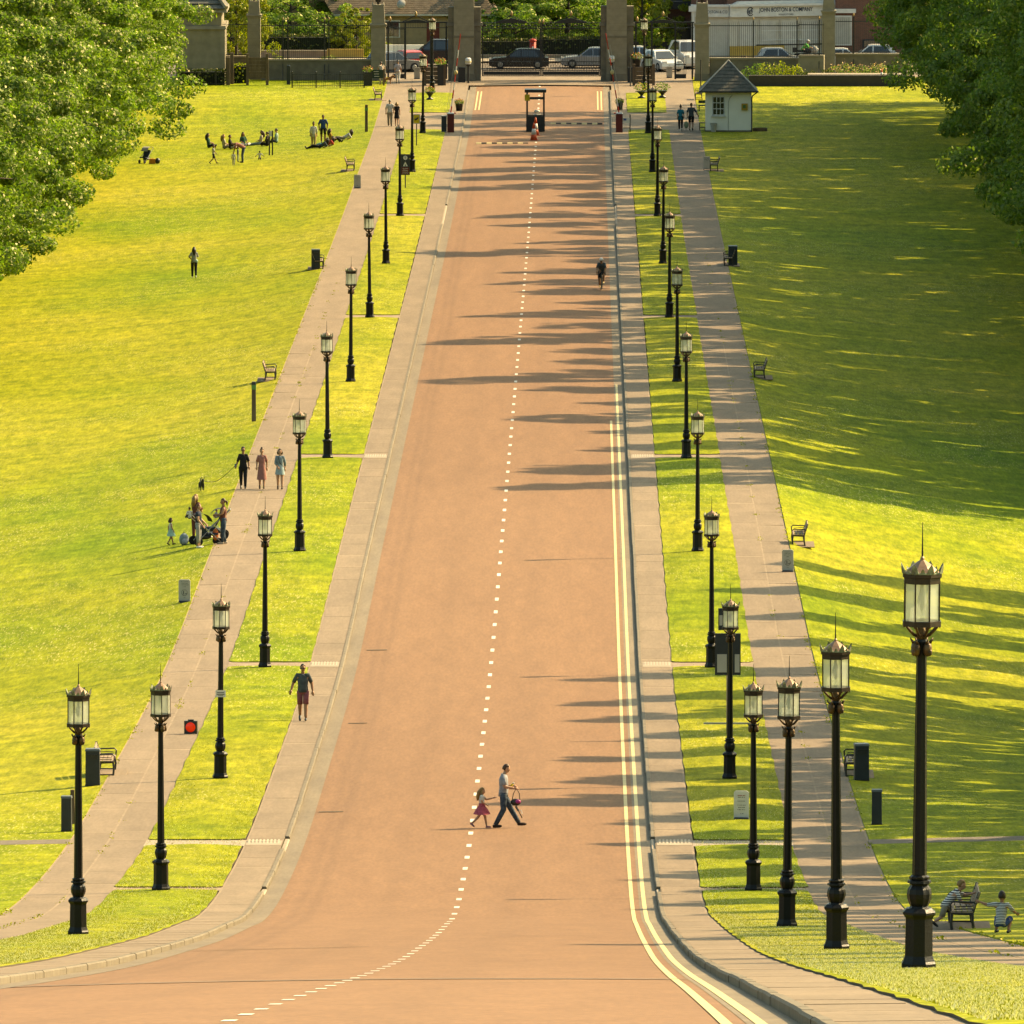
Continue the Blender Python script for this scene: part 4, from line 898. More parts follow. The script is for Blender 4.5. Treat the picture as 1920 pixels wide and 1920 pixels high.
car('red car behind the left footgate', 762, YR - 2.5, (.55, .07, .05), 3.8, 1.48, rz=2.0)
car('grey estate car behind the open left footgate', 737, YR - 5, (.2, .2, .2), 4.2, 1.5, rz=.5)
car('white hatchback facing the right footgate', 1240, YR - 3, (.75, .73, .68), 4.0, 1.5, rz=-1.15)
car('white car behind the right main pier', 1203, YR + 3, (.7, .68, .64), 4.2, 1.48)
car('white van behind the open leaf of the right footgate', 1288, YR + 1.5, (.72, .7, .66), 4.6, 1.95, rz=-1.3, suv=True, name='van')
car('silver hatchback behind the right railing by the white shopfront', 1463, YR + 1, (.4, .42, .42), 3.9, 1.48)
car('white car parked right of the last stone pier', 1584, YR, (.75, .74, .7), 4.0, 1.5)
car('white car under the right trees beyond the railing', 1632, YR + 3, (.78, .76, .72), 4.4, 1.6, flip=-1)
def motorbike():
    y = GATEY + 25; loc = Vector((X_(1512, y), y, base(0, y) + .04)); t = T('motorbike', 'dark motorbike passing behind the right railing', 'motorbike', loc, R(-8))
    for x in (-.72, .72):
        o = MB().lathe([(.2, -.06), (.31, -.05), (.33, 0), (.31, .05), (.2, .06)], 18).obj('wheel', [TYRE], t); o.rotation_euler = (R(90), 0, 0); o.location = (x, 0, .33); MB().lathe([(.19, -.02), (.03, -.04), (.03, .04), (.19, .02)], 12).obj('rim', [RIM], o)
    MB().ball((.1, 0, .86), (.36, .19, .2), 12, 8).obj('fuel_tank', [BLACK], t, True); MB().ball((-.4, 0, .82), (.42, .17, .1), 10, 6).obj('seat', [BLACK], t, True); MB().ball((.55, 0, .95), (.3, .22, .28), 10, 7).obj('fairing', [M('fairing_grey', (.3, .3, .28))], t, True); MB().box((0, 0, .5), (.6, .3, .4)).obj('engine', [SLATEC], t)
    MB().tube([(.5, 0, 1.0), (.72, 0, .33)], .045, 6).obj('fork', [RIM], t); MB().tube([(.45, -.35, 1.08), (.5, 0, 1.05), (.45, .35, 1.08)], .02, 6).obj('handlebar', [BLACK], t); MB().ball((.8, 0, .98), (.07, .1, .09)).obj('headlight', [CHROME], t, True); MB().box((-.85, 0, .9), (.35, .4, .35)).obj('top_box', [BLACK], t)
    return loc
BIKE = motorbike()
def pillar_box():
    y = GATEY + 26; t = T('pillar_box', 'red cast iron pillar box beyond the main gates', 'post box', (X_(999, y), y, surf(0, y) + .1), 0)
    MB().lathe([(.27, 0), (.27, .12), (.23, .14), (.23, 1.42)], 16).obj('body', [RED], t, True); MB().lathe([(.23, 1.42), (.28, 1.44), (.28, 1.5), (.2, 1.58), (.02, 1.62)], 16).obj('cap', [RED], t, True); MB().box((0, -.23, 1.25), (.22, .03, .04)).obj('slot', [BLACK], t); MB().box((.02, -.232, .95), (.14, .02, .2)).obj('notice', [WHT], t)
pillar_box()

# ------------------------------------------------------------------ the white hut
def hut():
    p = gp(1366, 247); s = FPX / (p.y * .9957 + 5.6); cx, y = p.x, p.y; zb = surf(cx, y) - .06; t = T('guard_hut', 'small white hut with grey slate pyramid roof', 'hut', (cx, y + 1.5, zb), 0)
    w = 3.05; d = 3.0; h = Z_(168, y) - zb
    MB().box((0, 0, h / 2), (w, d, h)).obj('wall', [HUTW], t); MB().box((0, 0, .08), (w + .08, d + .08, .16)).obj('plinth', [STONED], t)
    e = .42; hr = 1.85; mb = MB(); mb.add([(-w / 2 - e, -d / 2 - e, h - .1), (w / 2 + e, -d / 2 - e, h - .1), (w / 2 + e, d / 2 + e, h - .1), (-w / 2 - e, d / 2 + e, h - .1), (0, 0, h + hr)], [(0, 1, 4), (1, 2, 4), (2, 3, 4), (3, 0, 4), (3, 2, 1, 0)]); ro = mb.obj('roof', [SLATE], t)
    nc = 9; A = w / 2 + e
    for f in range(nc):
        z0 = h - .1 + (hr + .1) * f / nc; x0 = A * (1 - f / nc); xs = -x0; z1 = h - .1 + (hr + .1) * (f + 1) / nc; k1 = A * (1 - (f + 1) / nc); nsl = max(1, round(2 * x0 / .38))
        for q in range(nsl):
            a = -x0 + 2 * x0 * q / nsl + (.19 if f % 2 else 0); b = min(a + 2 * x0 / nsl - .015, x0)
            if a >= x0 - .05: continue
            j = rnd.uniform(0, .012)
            MB().add([(a, -x0 - .035 - j, z0 + .02), (b, -x0 - .035 - j, z0 + .02), (max(-k1 - .05, min(b, k1 + .05)), -k1 - .012, z1 + .02), (max(-k1 - .05, min(a, k1 + .05)), -k1 - .012, z1 + .02), (a, -x0 - .02, z0 - .01), (b, -x0 - .02, z0 - .01)], [(0, 1, 2, 3), (4, 5, 1, 0)]).obj('slate', [SLATE], ro)
    for sx in (-1, 1): MB().tube([(sx * A, -A - .02, h - .08), (0, -.02, h + hr + .04)], .045, 5).obj('hip_ridge', [GREYP], ro)
    MB().box((0, -A - .03, h - .12), (2 * A + .1, .1, .1)).obj('gutter', [BLACK], t)
    MB().tube([(A - .05, -A, h - .15), (A - .35, -d / 2 - .06, h - .4), (w / 2 + .02, -d / 2 - .05, h - .55), (w / 2 + .02, -d / 2 - .05, .05)], .045, 6).obj('downpipe', [BLACK], t)
    MB().tube([(-.02, -d / 2 - .02, .1), (-.02, -d / 2 - .02, 2.0), (.06, -d / 2 - .02, 2.3), (.25, -d / 2 - .02, 2.5)], .02, 5).obj('cable', [GREYP], t)
    f = (w / (1408 - 1322)); wx = (1346 - 1365) * f; wz = Z_(198, y) - zb
    o = MB().box((wx, -d / 2 - .01, wz), (.86, .1, 1.32)).obj('window', [WHT], t); MB().box((wx, -d / 2 - .06, wz - .7), (.98, .16, .07)).obj('sill', [WHT], o)
    for i in range(3):
        for j in range(3): MB().box((wx + (i - 1) * .25, -d / 2 - .055, wz + (j - 1) * .4), (.2, .03, .34)).obj('pane', [DGLASS], o)
    bx = (1395 - 1365) * f; bz = Z_(200, y) - zb; o = MB().box((bx, -d / 2 - .08, bz), (.42, .18, .44)).obj('defibrillator_cabinet', [M('cabinet_yellow', (.5, .3, .04), (.42, .25, .03), 4, .4)], t); o['label'] = 'yellow wall cabinet'
    MB().box((bx - .02, -d / 2 - .18, bz + .02), (.2, .02, .22)).obj('cabinet_label', [M('label_green', (.12, .2, .06))], o)
    return p
HUT = hut()
def simple(name, label, cat, loc, parts, rz=0., group=None):
    """parts: (part name, builder, materials)"""
    t = T(name, label, cat, loc, rz, group)
    for nm, mb, mats in parts: mb.obj(nm, mats, t)
    return t
simple('bucket', 'grey bucket bin against the white hut', 'bucket', HUT + Vector(((1337 - 1365) / 28.2, -.35, 0)), [('tub', MB().lathe([(.15, 0), (.22, .58), (.24, .6)], 14), [GREYP]), ('handle', MB().tube([(-.23, 0, .55), (-.15, -.12, .38), (.15, -.12, .38), (.23, 0, .55)], .012, 5), [RIM])])

# ------------------------------------------------------------------ kiosk, cones, barriers
def kiosk():
    p = gp(1004, 247); t = T('security_kiosk', 'open black security kiosk standing in the middle of the road', 'kiosk', p + Vector((0, .6, 0)), 0); w, d, h = 1.22, 1.1, 2.62
    for sx in (-1, 1):
        for sy in (-1, 1): MB().box((sx * (w / 2 - .05), sy * (d / 2 - .05), h / 2), (.12, .1, h)).obj('corner_post', [BLACK], t)
    MB().box((0, 0, h + .09), (w + .22, d + .2, .2)).obj('roof', [BLACK], t)
    for sy in (-1, 1): MB().box((0, sy * (d / 2 - .03), .52), (w - .1, .05, 1.04)).obj('lower_panel', [BLACK], t); MB().box((0, sy * (d / 2 - .02), h - .42), (w - .1, .06, .1)).obj('transom', [BLACK], t)
    for sx in (-1, 1): MB().box((sx * (w / 2 - .04), 0, .52), (.05, d - .2, 1.04)).obj('side_panel', [BLACK], t)
    MB().box((-w / 2 + .06, -d / 2 - .03, h - .35), (.34, .03, .42)).obj('warning_sign', [M('sign_yellow', (.55, .42, .03), (.5, .38, .03), 3)], t)
    mb = MB(); mb.box((.12, 0, 1.1), (.5, .4, .06)); mb.box((.12, .05, .6), (.1, .1, 1.0)); mb.obj('desk', [GREYP], t); MB().ball((.1, .05, 1.32), (.2, .18, .12)).obj('white_hat', [WHT], t, True)
    return p
KI = kiosk()
OR = M('cone_orange', (.6, .09, .03), (.5, .07, .02), 4, .6)
def cone(label, loc, h=.75):
    t = T('traffic_cone', label, 'traffic cone', loc, 0, 'orange traffic cones'); k = h / .75
    MB().box((0, 0, .02), (.38 * k, .38 * k, .04)).obj('base', [OR], t); MB().lathe([(.15 * k, .04), (.115 * k, .25 * k)], 12).obj('lower_cone', [OR], t, True); MB().lathe([(.115 * k, .25 * k), (.075 * k, .5 * k)], 12).obj('reflective_band', [WHT], t, True); MB().lathe([(.075 * k, .5 * k), (.03 * k, h), (.02, h)], 12).obj('tip', [OR], t, True)
cone('orange and white traffic cone in front of the black kiosk', gp(1001, 263), 1.15); cone('taller traffic cone leaning against the kiosk front', gp(1004, 254), 1.2)
cone('traffic cone on the low wall under the right trees', at(1653, 148, GATEY - 6) , .72)
def barrier(label, pxb, pyb, pxt, pyt, sgn):
    p = gp(pxb, pyb); t = T('barrier', label, 'barrier', p, 0, 'raised road barriers'); s = FPX / (p.y * .9957 + 5.6)
    MB().box((0, 0, .62), (.46, .4, 1.24)).obj('motor_housing', [MAROON], t); MB().box((0, 0, 1.29), (.5, .44, .1), top=.7).obj('lid', [WHT], t)
    dx, dz = (pxt - pxb) / s - .05 * sgn, (pyb - pyt) / s; a = Vector((0, -.1, 1.2)); b = Vector((dx, -.1, dz)); n = 10
    for i in range(n): MB().tube([a + (b - a) * (i / n), a + (b - a) * ((i + 1) / n)], .045 - .015 * i / n, 6).obj('arm_section', [RED if i % 2 == 0 or i == n - 1 else WHT], t)
    mb = MB()
    for k in range(2): mb.tube([a + Vector((.12 + .12 * k) * -sgn if False else (-.18 * sgn * -1 * (1 + .6 * k), 0, 0)), a + (b - a) * .86 + Vector((-sgn * -.16, 0, 0))], .012, 4)
    mb.obj('hanging_skirt_rods', [GREYP], t); MB().box((.1 * -sgn, -.1, 1.28), (.5, .12, .08)).obj('counterweight', [RED], t)
    MB().ball(tuple(a + (b - a) * .52), (.13, .1, .16)).obj('warning_lamp', [YELLOW], t, True)
    return t, p
bl, pl = barrier('raised red and white barrier on the left kerb', 845, 248, 862, 63, -1)
br_, pr = barrier('raised red and white barrier on the right kerb', 1161, 248, 1137, 62, 1)
simple('control_cabinet', 'grey control cabinet beside the left barrier', 'cabinet', pl + Vector((-.44, .1, 0)), [('body', MB().box((0, 0, .56), (.36, .4, 1.12)), [GREYP]), ('door', MB().box((0, -.21, .56), (.3, .02, 1.0)), [SLATEC])])
t = simple('sign_post', 'white and blue sign on a grey post beside the right barrier', 'sign', pr + Vector((.5, -.1, 0)), [('post', MB().box((.22, 0, .6), (.07, .07, 1.2)), [SLATEC]), ('board', MB().box((-.05, -.06, .8), (.5, .03, .36)), [WHT]), ('blue_panel', MB().box((-.12, -.08, .86), (.2, .01, .14)), [M('sign_blue', (.05, .12, .35))]), ('rail', MB().box((-.02, 0, .3), (.44, .04, .05)), [SLATEC])])

# ------------------------------------------------------------------ benches, bins, notice boards, posts
def bench_proto():
    """local: seat looks along +x, bench runs along y"""
    t = T('park_bench', 'x', 'bench', (0, 0, -50), 0, 'iron benches along the paths'); L = 1.75
    for s in (-1, 1):
        y = s * (L / 2 - .06); mb = MB()
        mb.tube([(.22, y, 0), (.24, y, .22), (.22, y, .42)], .032, 6); mb.tube([(-.24, y, 0), (-.2, y, .25), (-.2, y, .42), (-.34, y, .86)], .032, 6); mb.tube([(.24, y, .42), (-.2, y, .4)], .03, 6); mb.tube([(.22, y, .05), (-.22, y, .05)], .02, 5)
        mb.tube([(.24, y, .42), (.26, y, .6), (.2, y, .66), (-.26, y, .64)], .022, 6)
        for q in range(3): mb.tube([(.2 - q * .02, y, .45 + .05 * q), (-.24, y, .45 + .06 * q)], .012, 5)
        mb.obj('end_frame', [BLACK], t)
    for i in range(4): MB().box((.2 - i * .12, 0, .45), (.1, L, .035)).obj('seat_slat', [WOODL], t)
    for i in range(3):
        o = MB().box((0, 0, 0), (.03, L, .1)).obj('back_slat', [WOODL], t); o.location = (-.235 - i * .045, 0, .56 + i * .12); o.rotation_euler = (0, R(-18), 0)
    return t
BP = bench_proto(); bfirst = [True]
def bench(px, py, side, label, rz=0.):
    p = gp(px, py); r_ = (0 if side < 0 else math.pi) + rz
    if bfirst[0]: bfirst[0] = False; BP.location = p; BP.rotation_euler = (0, 0, r_); BP['label'] = label; return BP
    return dup(BP, p, r_, label)
def pad(p, w=1.2, d=2.2):
    o = MB().box((p.x, p.y, p.z + .004), (w, d, .03)).obj('bench_pad', [PAVE]); o['kind'] = 'structure'
for px, py, side, lab in ((709, 187, -1, 'empty black bench nearest the gates beside the left path'), (657, 320, -1, 'black bench beside the grey board at the far left path'), (598, 503, -1, 'black bench half hidden by a bin on the left lawn edge'), (507, 712, -1, 'black bench near the wooden post beside the left path'), (200, 1450, -1, 'black bench behind the nearer left bin'),
                           (1339, 320, 1, 'black bench beside the grey board at the far right path'), (1366, 497, 1, 'black bench half hidden by a bin beside the right path'), (1424, 708, 1, 'lone black bench in the shade beside the right path'), (1497, 1021, 1, 'lone black bench in the sun beside the right path'), (1600, 1452, 1, 'black bench behind the nearer right bin'), (1803, 1741, 1, 'black bench the striped boy climbs on')):
    b_ = bench(px, py, side, lab); pad(b_.location)
    if px == 1803: KB_ = b_.location.copy()
def bin_(px, py, label, h=1.08, w=.42, post=False):
    p = gp(px, py); t = T('post_bollard' if post else 'litter_bin', label, 'bollard' if post else 'bin', p, rnd.uniform(-.1, .1), None if post else 'dark litter bins')
    MB().box((0, 0, h / 2 - .02), (w, w * .9, h - .06), top=.97).obj('body', [SLATEC], t); MB().box((0, 0, h - .02), (w + .03, w * .95, .06), top=.9).obj('lid', [M('bin_lid', (.12, .13, .13), (.09, .1, .1), 5, .5)], t)
    MB().box((0, 0, .02), (w + .02, w * .92, .05)).obj('foot', [BLACK], t)
    if not post: MB().box((0, -w * .45 - .002, h * .8), (w * .7, .02, .14)).obj('opening', [BLACK], t)
bin_(174, 1473, 'dark slate bin in front of the left bench'); bin_(592, 505, 'dark bin in front of the far left bench', w=.45); bin_(1374, 498, 'dark bin in front of the far right bench', w=.48); bin_(1615, 1463, 'dark slate bin in front of the right bench')
bin_(125, 1559, 'plain dark bollard at the left side path', .98, .28, True); bin_(1644, 1546, 'plain dark bollard at the right side path', .98, .28, True)
simple('wooden_post', 'slim brown post behind the nearest left lamp', 'post', gp(136, 1545), [('post', MB().box((0, 0, .48), (.12, .12, .96), top=.9), [WOOD])])
INKS = M('notice_ink', (.1, .1, .085)); REDI = M('notice_red', (.35, .08, .05))
def board(px, py, label, lines, red=False, rz=0., h=.82, w=.42, mat=None, picto=False):
    p = gp(px, py); t = T('notice_board', label, 'notice board', p, rz, 'free-standing plastic notice boards'); m = mat or GREYP
    mb = MB(); mb.prism([(-w / 2, .05), (w / 2, .05), (w / 2, h - .05), (w / 2 - .05, h), (-w / 2 + .05, h), (-w / 2, h - .05)], 'y', -.03, .03); mb.obj('panel', [m], t); MB().box((0, 0, .03), (w + .02, .34, .06), top=.85).obj('foot', [SLATEC], t)
    for (zf, wf, nn) in lines:
        mb = MB(); rr = random.Random(int(px + zf * 100)); x = -w * wf / 2
        while x < w * wf / 2:
            d = rr.uniform(.012, .035); hh = rr.uniform(.012, .022); mb.box((x + d / 2, -.033, h * zf), (d, .004, hh)); x += d + rr.choice((.006, .006, .02))
        mb.obj('text_line', [REDI if red and zf > .8 else INKS], t)
    if picto:
        mb = MB(); mb.tube([(.105 * math.cos(a), -.034, h * .42 + .105 * math.sin(a)) for a in [i * math.pi / 8 for i in range(17)]], .007, 4); mb.ball((-.03, -.033, h * .42 + .055), (.016, .004, .016), 8, 5); mb.box((-.03, -.033, h * .42 + .005), (.03, .006, .07)); mb.tube([(-.03, -.033, h * .42 - .02), (-.05, -.033, h * .42 - .07)], .009, 4); mb.tube([(-.03, -.033, h * .42 - .02), (-.01, -.033, h * .42 - .07)], .009, 4); mb.box((.045, -.033, h * .42 - .04), (.05, .006, .022)); mb.ball((.075, -.033, h * .42 - .022), (.012, .004, .012), 8, 5); mb.obj('dog_walker_symbol', [INKS], t)
DL = ((.9, .6, 1), (.83, .55, 1), (.76, .62, 1), (.68, .25, 1), (.2, .15, 1))
board(346, 1129, 'grey dog notice board on the lawn left of the path', DL, picto=True, rz=-.06); board(1477, 1072, 'grey dog notice board at the right path in the sun', DL, picto=True, rz=-.06)
board(670, 353, 'grey notice board on the far left path', DL, rz=.05); board(1325, 318, 'grey notice board on the far right path', DL, rz=.05)
board(1390, 1536, 'white notice board with red heading on the right verge', ((.84, .5, 1), (.78, .45, 1), (.64, .5, 1), (.5, .5, 1), (.42, .4, 1), (.34, .55, 1), (.2, .15, 1)), red=True, mat=WHT, rz=-.03, h=.8, w=.42)
board(607, 149, 'grey notice board under the lamp near the left footgate' , DL) if False else None
board(782, 148, 'pale notice board standing in the left footgate', DL); board(1255, 146, 'pale notice board standing in the right footgate', DL); board(1327, 150, 'white notice board beside the right stone pier', DL, h=1.0)
simple('waymark_post', 'rough wooden post with green band beside the left path', 'post', gp(476, 790), [('post', MB().box((0, 0, .86), (.19, .19, 1.72), top=.92), [WOOD]), ('green_band', MB().box((0, 0, 1.5), (.2, .2, .2)), [M('band_green', (.14, .3, .08))]), ('cap', MB().box((0, 0, 1.68), (.2, .2, .12), top=.8), [BLACK])])
simple('waymark_post', 'wooden post with green band near the strolling couple', 'post', gp(687, 247), [('post', MB().box((0, 0, .9), (.2, .2, 1.8), top=.9), [WOOD]), ('green_band', MB().box((0, 0, 1.5), (.215, .215, .2)), [M('band_green', (.14, .3, .08))])])
simple('twin_post', 'pair of dark posts with a white plate among the picnickers', 'post', gp(508, 291), [('post', MB().box((-.1, 0, .8), (.09, .09, 1.6)), [BLACK]), ('post', MB().box((.1, 0, .8), (.09, .09, 1.6)), [BLACK]), ('plate', MB().box((-.02, -.06, 1.4), (.16, .03, .35)), [WHT])])
# red warning lamp left on the path
t = T('warning_light', 'square black warning light with round red lens on the left path', 'warning light', gp(358, 1376), R(-8)); mb = MB(); mb.box((0, 0, .21), (.4, .16, .4)); mb.obj('housing', [BLACK], t)
rm = M('red_lens', (.75, .03, .01), (.7, .025, .008), 6, .25); rm.node_tree.nodes['Principled BSDF'].inputs['Emission Color'].default_value = (1, .04, .01, 1); rm.node_tree.nodes['Principled BSDF'].inputs['Emission Strength'].default_value = .12  # slight emission imitates sun shining through the red plastic disc
o = MB().ball((0, 0, 0), (.155, .05, .155), 18, 9).obj('lens', [rm], t, True); o.location = (0, -.08, .215); MB().lathe([(.165, -.01), (.185, 0), (.165, .03)], 20, cap=False).obj('bezel', [BLACK], t); bpy.data.objects[-1] if False else None
MB().box((0, 0, .43), (.18, .05, .04)).obj('carry_handle', [BLACK], t)
# small notice strapped to the third left lamp
l3 = LROW[(-1, 4)]; simple('lamp_notice', 'small white notice strapped to the third left lamp', 'notice', l3.location + Vector((.02, -.14, 2.5)), [('plate', MB().box((0, 0, 0), (.3, .012, .2)), [WHT]), ('text_line', MB().box((0, -.009, .03), (.2, .003, .022)), [INKS]), ('text_line', MB().box((0, -.009, -.02), (.23, .003, .022)), [INKS]), ('text_line', MB().box((0, -.009, -.06), (.15, .003, .018)), [INKS])])
# information panels behind the fifth right lamp
def infoboard():
    y = 424.0; p = onpx(1366, y); p.z = surf(p.x, y); s = FPX / (y * .9957 + 4.2)
    t = T('information_board', 'grey information panels on a pole behind the fifth right lamp', 'sign', p, 0)
    q = lambda px: (px - 1366) / s; zz = lambda py: at(1366, py, y).z - p.z
    MB().tube([(0, 0, -.1), (0, 0, zz(1140))], .045, 8).obj('pole', [RIM], t)
    for a, b, c, d, nm in ((1342, 1390, 1187, 1265, 'large_panel'), (1348, 1367, 1140, 1181, 'small_panel')):
        o = MB().box(((q(a) + q(b)) / 2, -.08, (zz(c) + zz(d)) / 2), (q(b) - q(a), .06, zz(c) - zz(d))).obj(nm, [SLATEC], t)
        for (e, f, g_, h_) in (((1346, 1364, 1226, 1260), (1379, 1388, 1226, 1260)) if nm[0] == 'l' else ((1350, 1358, 1153, 1172),)):
            MB().box(((q(e) + q(f)) / 2, -.12, (zz(g_) + zz(h_)) / 2), (q(f) - q(e), .012, zz(g_) - zz(h_))).obj('paper', [GREYP], o)
    MB().box((0, 0, .3), (1.5 * 1366 / 1366, .05, .05)).obj('cross_bar', [GREYP], t)
infoboard()
def post_sign(label, px, py_base, py0, py1, pxw, board_mat, extra):
    p = gp(px, py_base); s = FPX / (p.y * .9957 + 5.5); w = pxw / s; z0, z1 = (py_base - py1) / s, (py_base - py0) / s; t = T('road_sign', label, 'sign', p, 0)
    MB().tube([(0, .04, -.1), (0, .04, z1)], .035, 6).obj('pole', [SLATEC], t); MB().box((0, 0, (z0 + z1) / 2), (w, .03, z1 - z0)).obj('plate', [board_mat], t); extra(t, w, z0, z1)
def ex1(t, w, z0, z1):
    h = z1 - z0; mb = MB(); o = mb.lathe([(.13, 0), (.13, .01)], 20).obj('speed_roundel', [WHT], t); o.location = (0, -.02, z0 + h * .83); o.rotation_euler = (R(90), 0, 0)
    text('5', .2, BLACK, t, (0, -.036, z0 + h * .83), name='numeral'); mb = MB(); mb.prism([(-.15, z0 + h * .42), (.15, z0 + h * .42), (0, z0 + h * .64)], 'y', -.026, -.016); mb.obj('warning_triangle', [WHT], t); MB().box((0, -.032, z0 + h * .47), (.06, .01, .1)).obj('triangle_mark', [BLACK], t)
    MB().box((0, -.02, z0 + h * .2), (w * .86, .012, h * .34)).obj('red_panel', [MAROON], t)
    for i, s in enumerate(('SLOW', 'RAMPS', 'AHEAD')): text(s, .11, WHT, t, (0, -.03, z0 + h * (.3 - .1 * i)), name='lettering')
post_sign('dark sign with a white 5, warning triangle and red panel on the left verge', 760, 352, 289, 328, 17, SLATEC, ex1)
YSG = M('sign_yellow', (.55, .42, .03), (.5, .38, .03), 3)
def ex2(t, w, z0, z1):
    MB().box((0, -.02, (z0 + z1) / 2), (w * .75, .012, (z1 - z0) * .85)).obj('yellow_plate', [YSG], t); mb = MB(); mb.tube([(-.12, -.035, (z0 + z1) / 2 - .05), (.0, -.035, (z0 + z1) / 2), (.12, -.035, (z0 + z1) / 2 + .1)], [.05, .06, .03], 5); mb.obj('black_symbol', [BLACK], t)
post_sign('pale sign with yellow plate beside the eleventh left lamp', 781, 273, 214, 232, 14, GREYP, ex2)
# ------------------------------------------------------------------ before the gates: boards, planters, pots, beacons, fence
def wood_board():
    y = GATEY - 11; p = gp(483, 160); t = T('wooden_board', 'blank wooden noticeboard between two posts left of the path', 'notice board', p, 0); s = FPX / (p.y * .9957 + 5.6)
    for px in (464, 501): MB().box(((px - 483) / s, 0, 1.1), (.2, .2, 2.3)).obj('post', [WOOD], t)
    for i in range(6): MB().box((0, .02, .62 + i * .25), (1.25, .06, .24)).obj('plank', [WOOD], t)
wood_board()
for px, py, h, lab in ((428, 160, 1.95, 'thick wooden post left of the blank wooden noticeboard'), (435, 158, 2.2, 'darker wooden post beside the thick one'), (541, 159, 1.35, 'dark gate post at the low black fence')):
    simple('gate_post', lab, 'post', gp(px, py), [('post', MB().box((0, 0, h / 2), (.26, .26, h), top=.97), [WOOD if px != 541 else SLATEC]), ('cap', MB().box((0, 0, h + .02), (.28, .28, .06), top=.8), [WOOD if px != 541 else SLATEC])])
def low_fence(label, px0, px1, y):
    x0, x1 = X_(px0, y), X_(px1, y); t = T('low_fence', label, 'fence', (x0, y, surf(x0, y)), 0, 'low black hoop fences'); w = x1 - x0; h = .95
    mb = MB(); mb.box((w / 2, 0, h), (w, .04, .04)); mb.box((w / 2, 0, .15), (w, .04, .04)); mb.obj('rail', [BLACK], t); tag(bars(0, w, .05, h + .06, 0, .13, .012).obj('bars', [BLACK], t), kind='stuff')
    for i in range(int(w / 1.7) + 1):
        mb = MB(); mb.box((i * 1.7, 0, h / 2 + .05), (.09, .09, h + .12)); mb.ball((i * 1.7, 0, h + .17), .06, 8, 6); mb.obj('post', [BLACK], t)
low_fence('low black fence in front of the left railing', 548, 690, GATEY - 9.5); low_fence('low black fence before the gate lodge', 360, 424, GATEY - 6.4)
FLR = leaf_mat('red_flowers', (.3, .05, .03), (.45, .12, .08), (.5, .3, .2), .3); FLP = leaf_mat('pink_flowers', (.35, .16, .12), (.5, .3, .22), (.55, .42, .3), .3)
def planter(label, px, py, r=.3, h=.5, urn=False, fl=FLR, leaf=None, y=None, lift=0., seed=0, fr=None, square=False):
    p = gp(px, py) if y is None else Vector((X_(px, y), y, surf(X_(px, y), y))); t = T('planter', label, 'planter', p + Vector((0, 0, lift)), 0)
    if urn: MB().lathe([(r * .8, 0), (r * .8, .08), (r * .3, .16), (r * .35, .25), (r * .9, h - .08), (r * 1.08, h), (r * .9, h)], 14).obj('urn', [BLACK], t, True)
    elif square: MB().box((0, 0, h / 2), (2 * r, 2 * r, h)).obj('trough', [BLACK], t)
    else: MB().lathe([(r * .75, 0), (r, h), (r * 1.05, h + .02), (r * .85, h)], 12).obj('pot', [BLACK], t, True)
    fr = fr or r * 2.6
    o = leaf_block('plants', (0, 0, h - .12), (fr, fr, fr * .62), 260, .05, leaf or LEAF, t, seed, round_=True); leaf_block('flowers', (0, 0, h - .02), (fr * .95, fr * .95, fr * .58), 90, .045, fl, t, seed + 50, round_=True)
planter('black flower urn on the left verge before the gates', 806, 187, .3, .55, True, seed=1); planter('black pot of flowers beside the left barrier arm', 861, 208, .27, .48, seed=2)
planter('dark pot beside the right barrier arm', 1162, 206, .24, .5, seed=3, fl=LEAFD); planter('dark leafy urn on the right verge, left of the lamp', 1203, 184, .34, .5, True, seed=4, fr=1.1, fl=FLP); planter('dark leafy urn on the right verge, right of the lamp', 1242, 183, .34, .5, True, seed=5, fr=1.1, fl=LEAFD)
planter('trough with red flowers beside the right main pier', 1166, 150, .55, .85, square=True, seed=6, fr=1.2)
planter('hanging green basket by the low fence, left one', 522, 150, .28, .35, lift=.75, seed=7, fr=1.2, fl=LEAFY); planter('hanging green basket by the low fence, right one', 616, 150, .28, .35, lift=.75, seed=8, fr=1.3, fl=LEAFY); planter('tall dark tub of red flowers near the green map board', 690, 161, .3, 1.0, square=True, seed=9, fl=FLR, fr=.8)
planter('basket of mixed flowers on a dark post before the left footgate', 826, 160, .22, 1.5, square=True, seed=10, fr=.9); planter('basket with red flowers before the right footgate', 1194, 152, .3, .5, lift=1.1, seed=11, fr=.9); 
planter('pot at the foot of the pink flowers, left one', 1600, 147, .3, .35, seed=12, fl=FLP); planter('pot at the foot of the pink flowers, right one', 1638, 147, .32, .4, seed=13, fl=FLP)
for sgn, lab in ((-1, 'left'), (1, 'right')):
    p = gp(878 if sgn < 0 else 1147, 156 if sgn < 0 else 152)
    simple('beacon', 'white banded beacon on a black post by the %s main pier' % lab, 'beacon', p, [('post', MB().tube([(0, 0, 0), (0, 0, 1.35)], .07, 8), [BLACK]), ('globe', MB().lathe([(.1, 1.32), (.2, 1.4), (.22, 1.55), (.2, 1.75), (.12, 1.82)], 12), [WHT]), ('band', MB().lathe([(.225, 1.5), (.225, 1.56)], 12), [YSG]), ('collar', MB().lathe([(.14, 1.24), (.2, 1.34)], 10), [BLACK])])
    simple('litter_bin', 'black bin at the foot of the %s main pier' % lab, 'bin', gp(866 if sgn < 0 else 1183, 154), [('body', MB().box((0, 0, .5), (.5, .45, 1.0), top=.95), [BLACK]), ('lid', MB().box((0, 0, 1.03), (.54, .5, .08)), [SLATEC])])
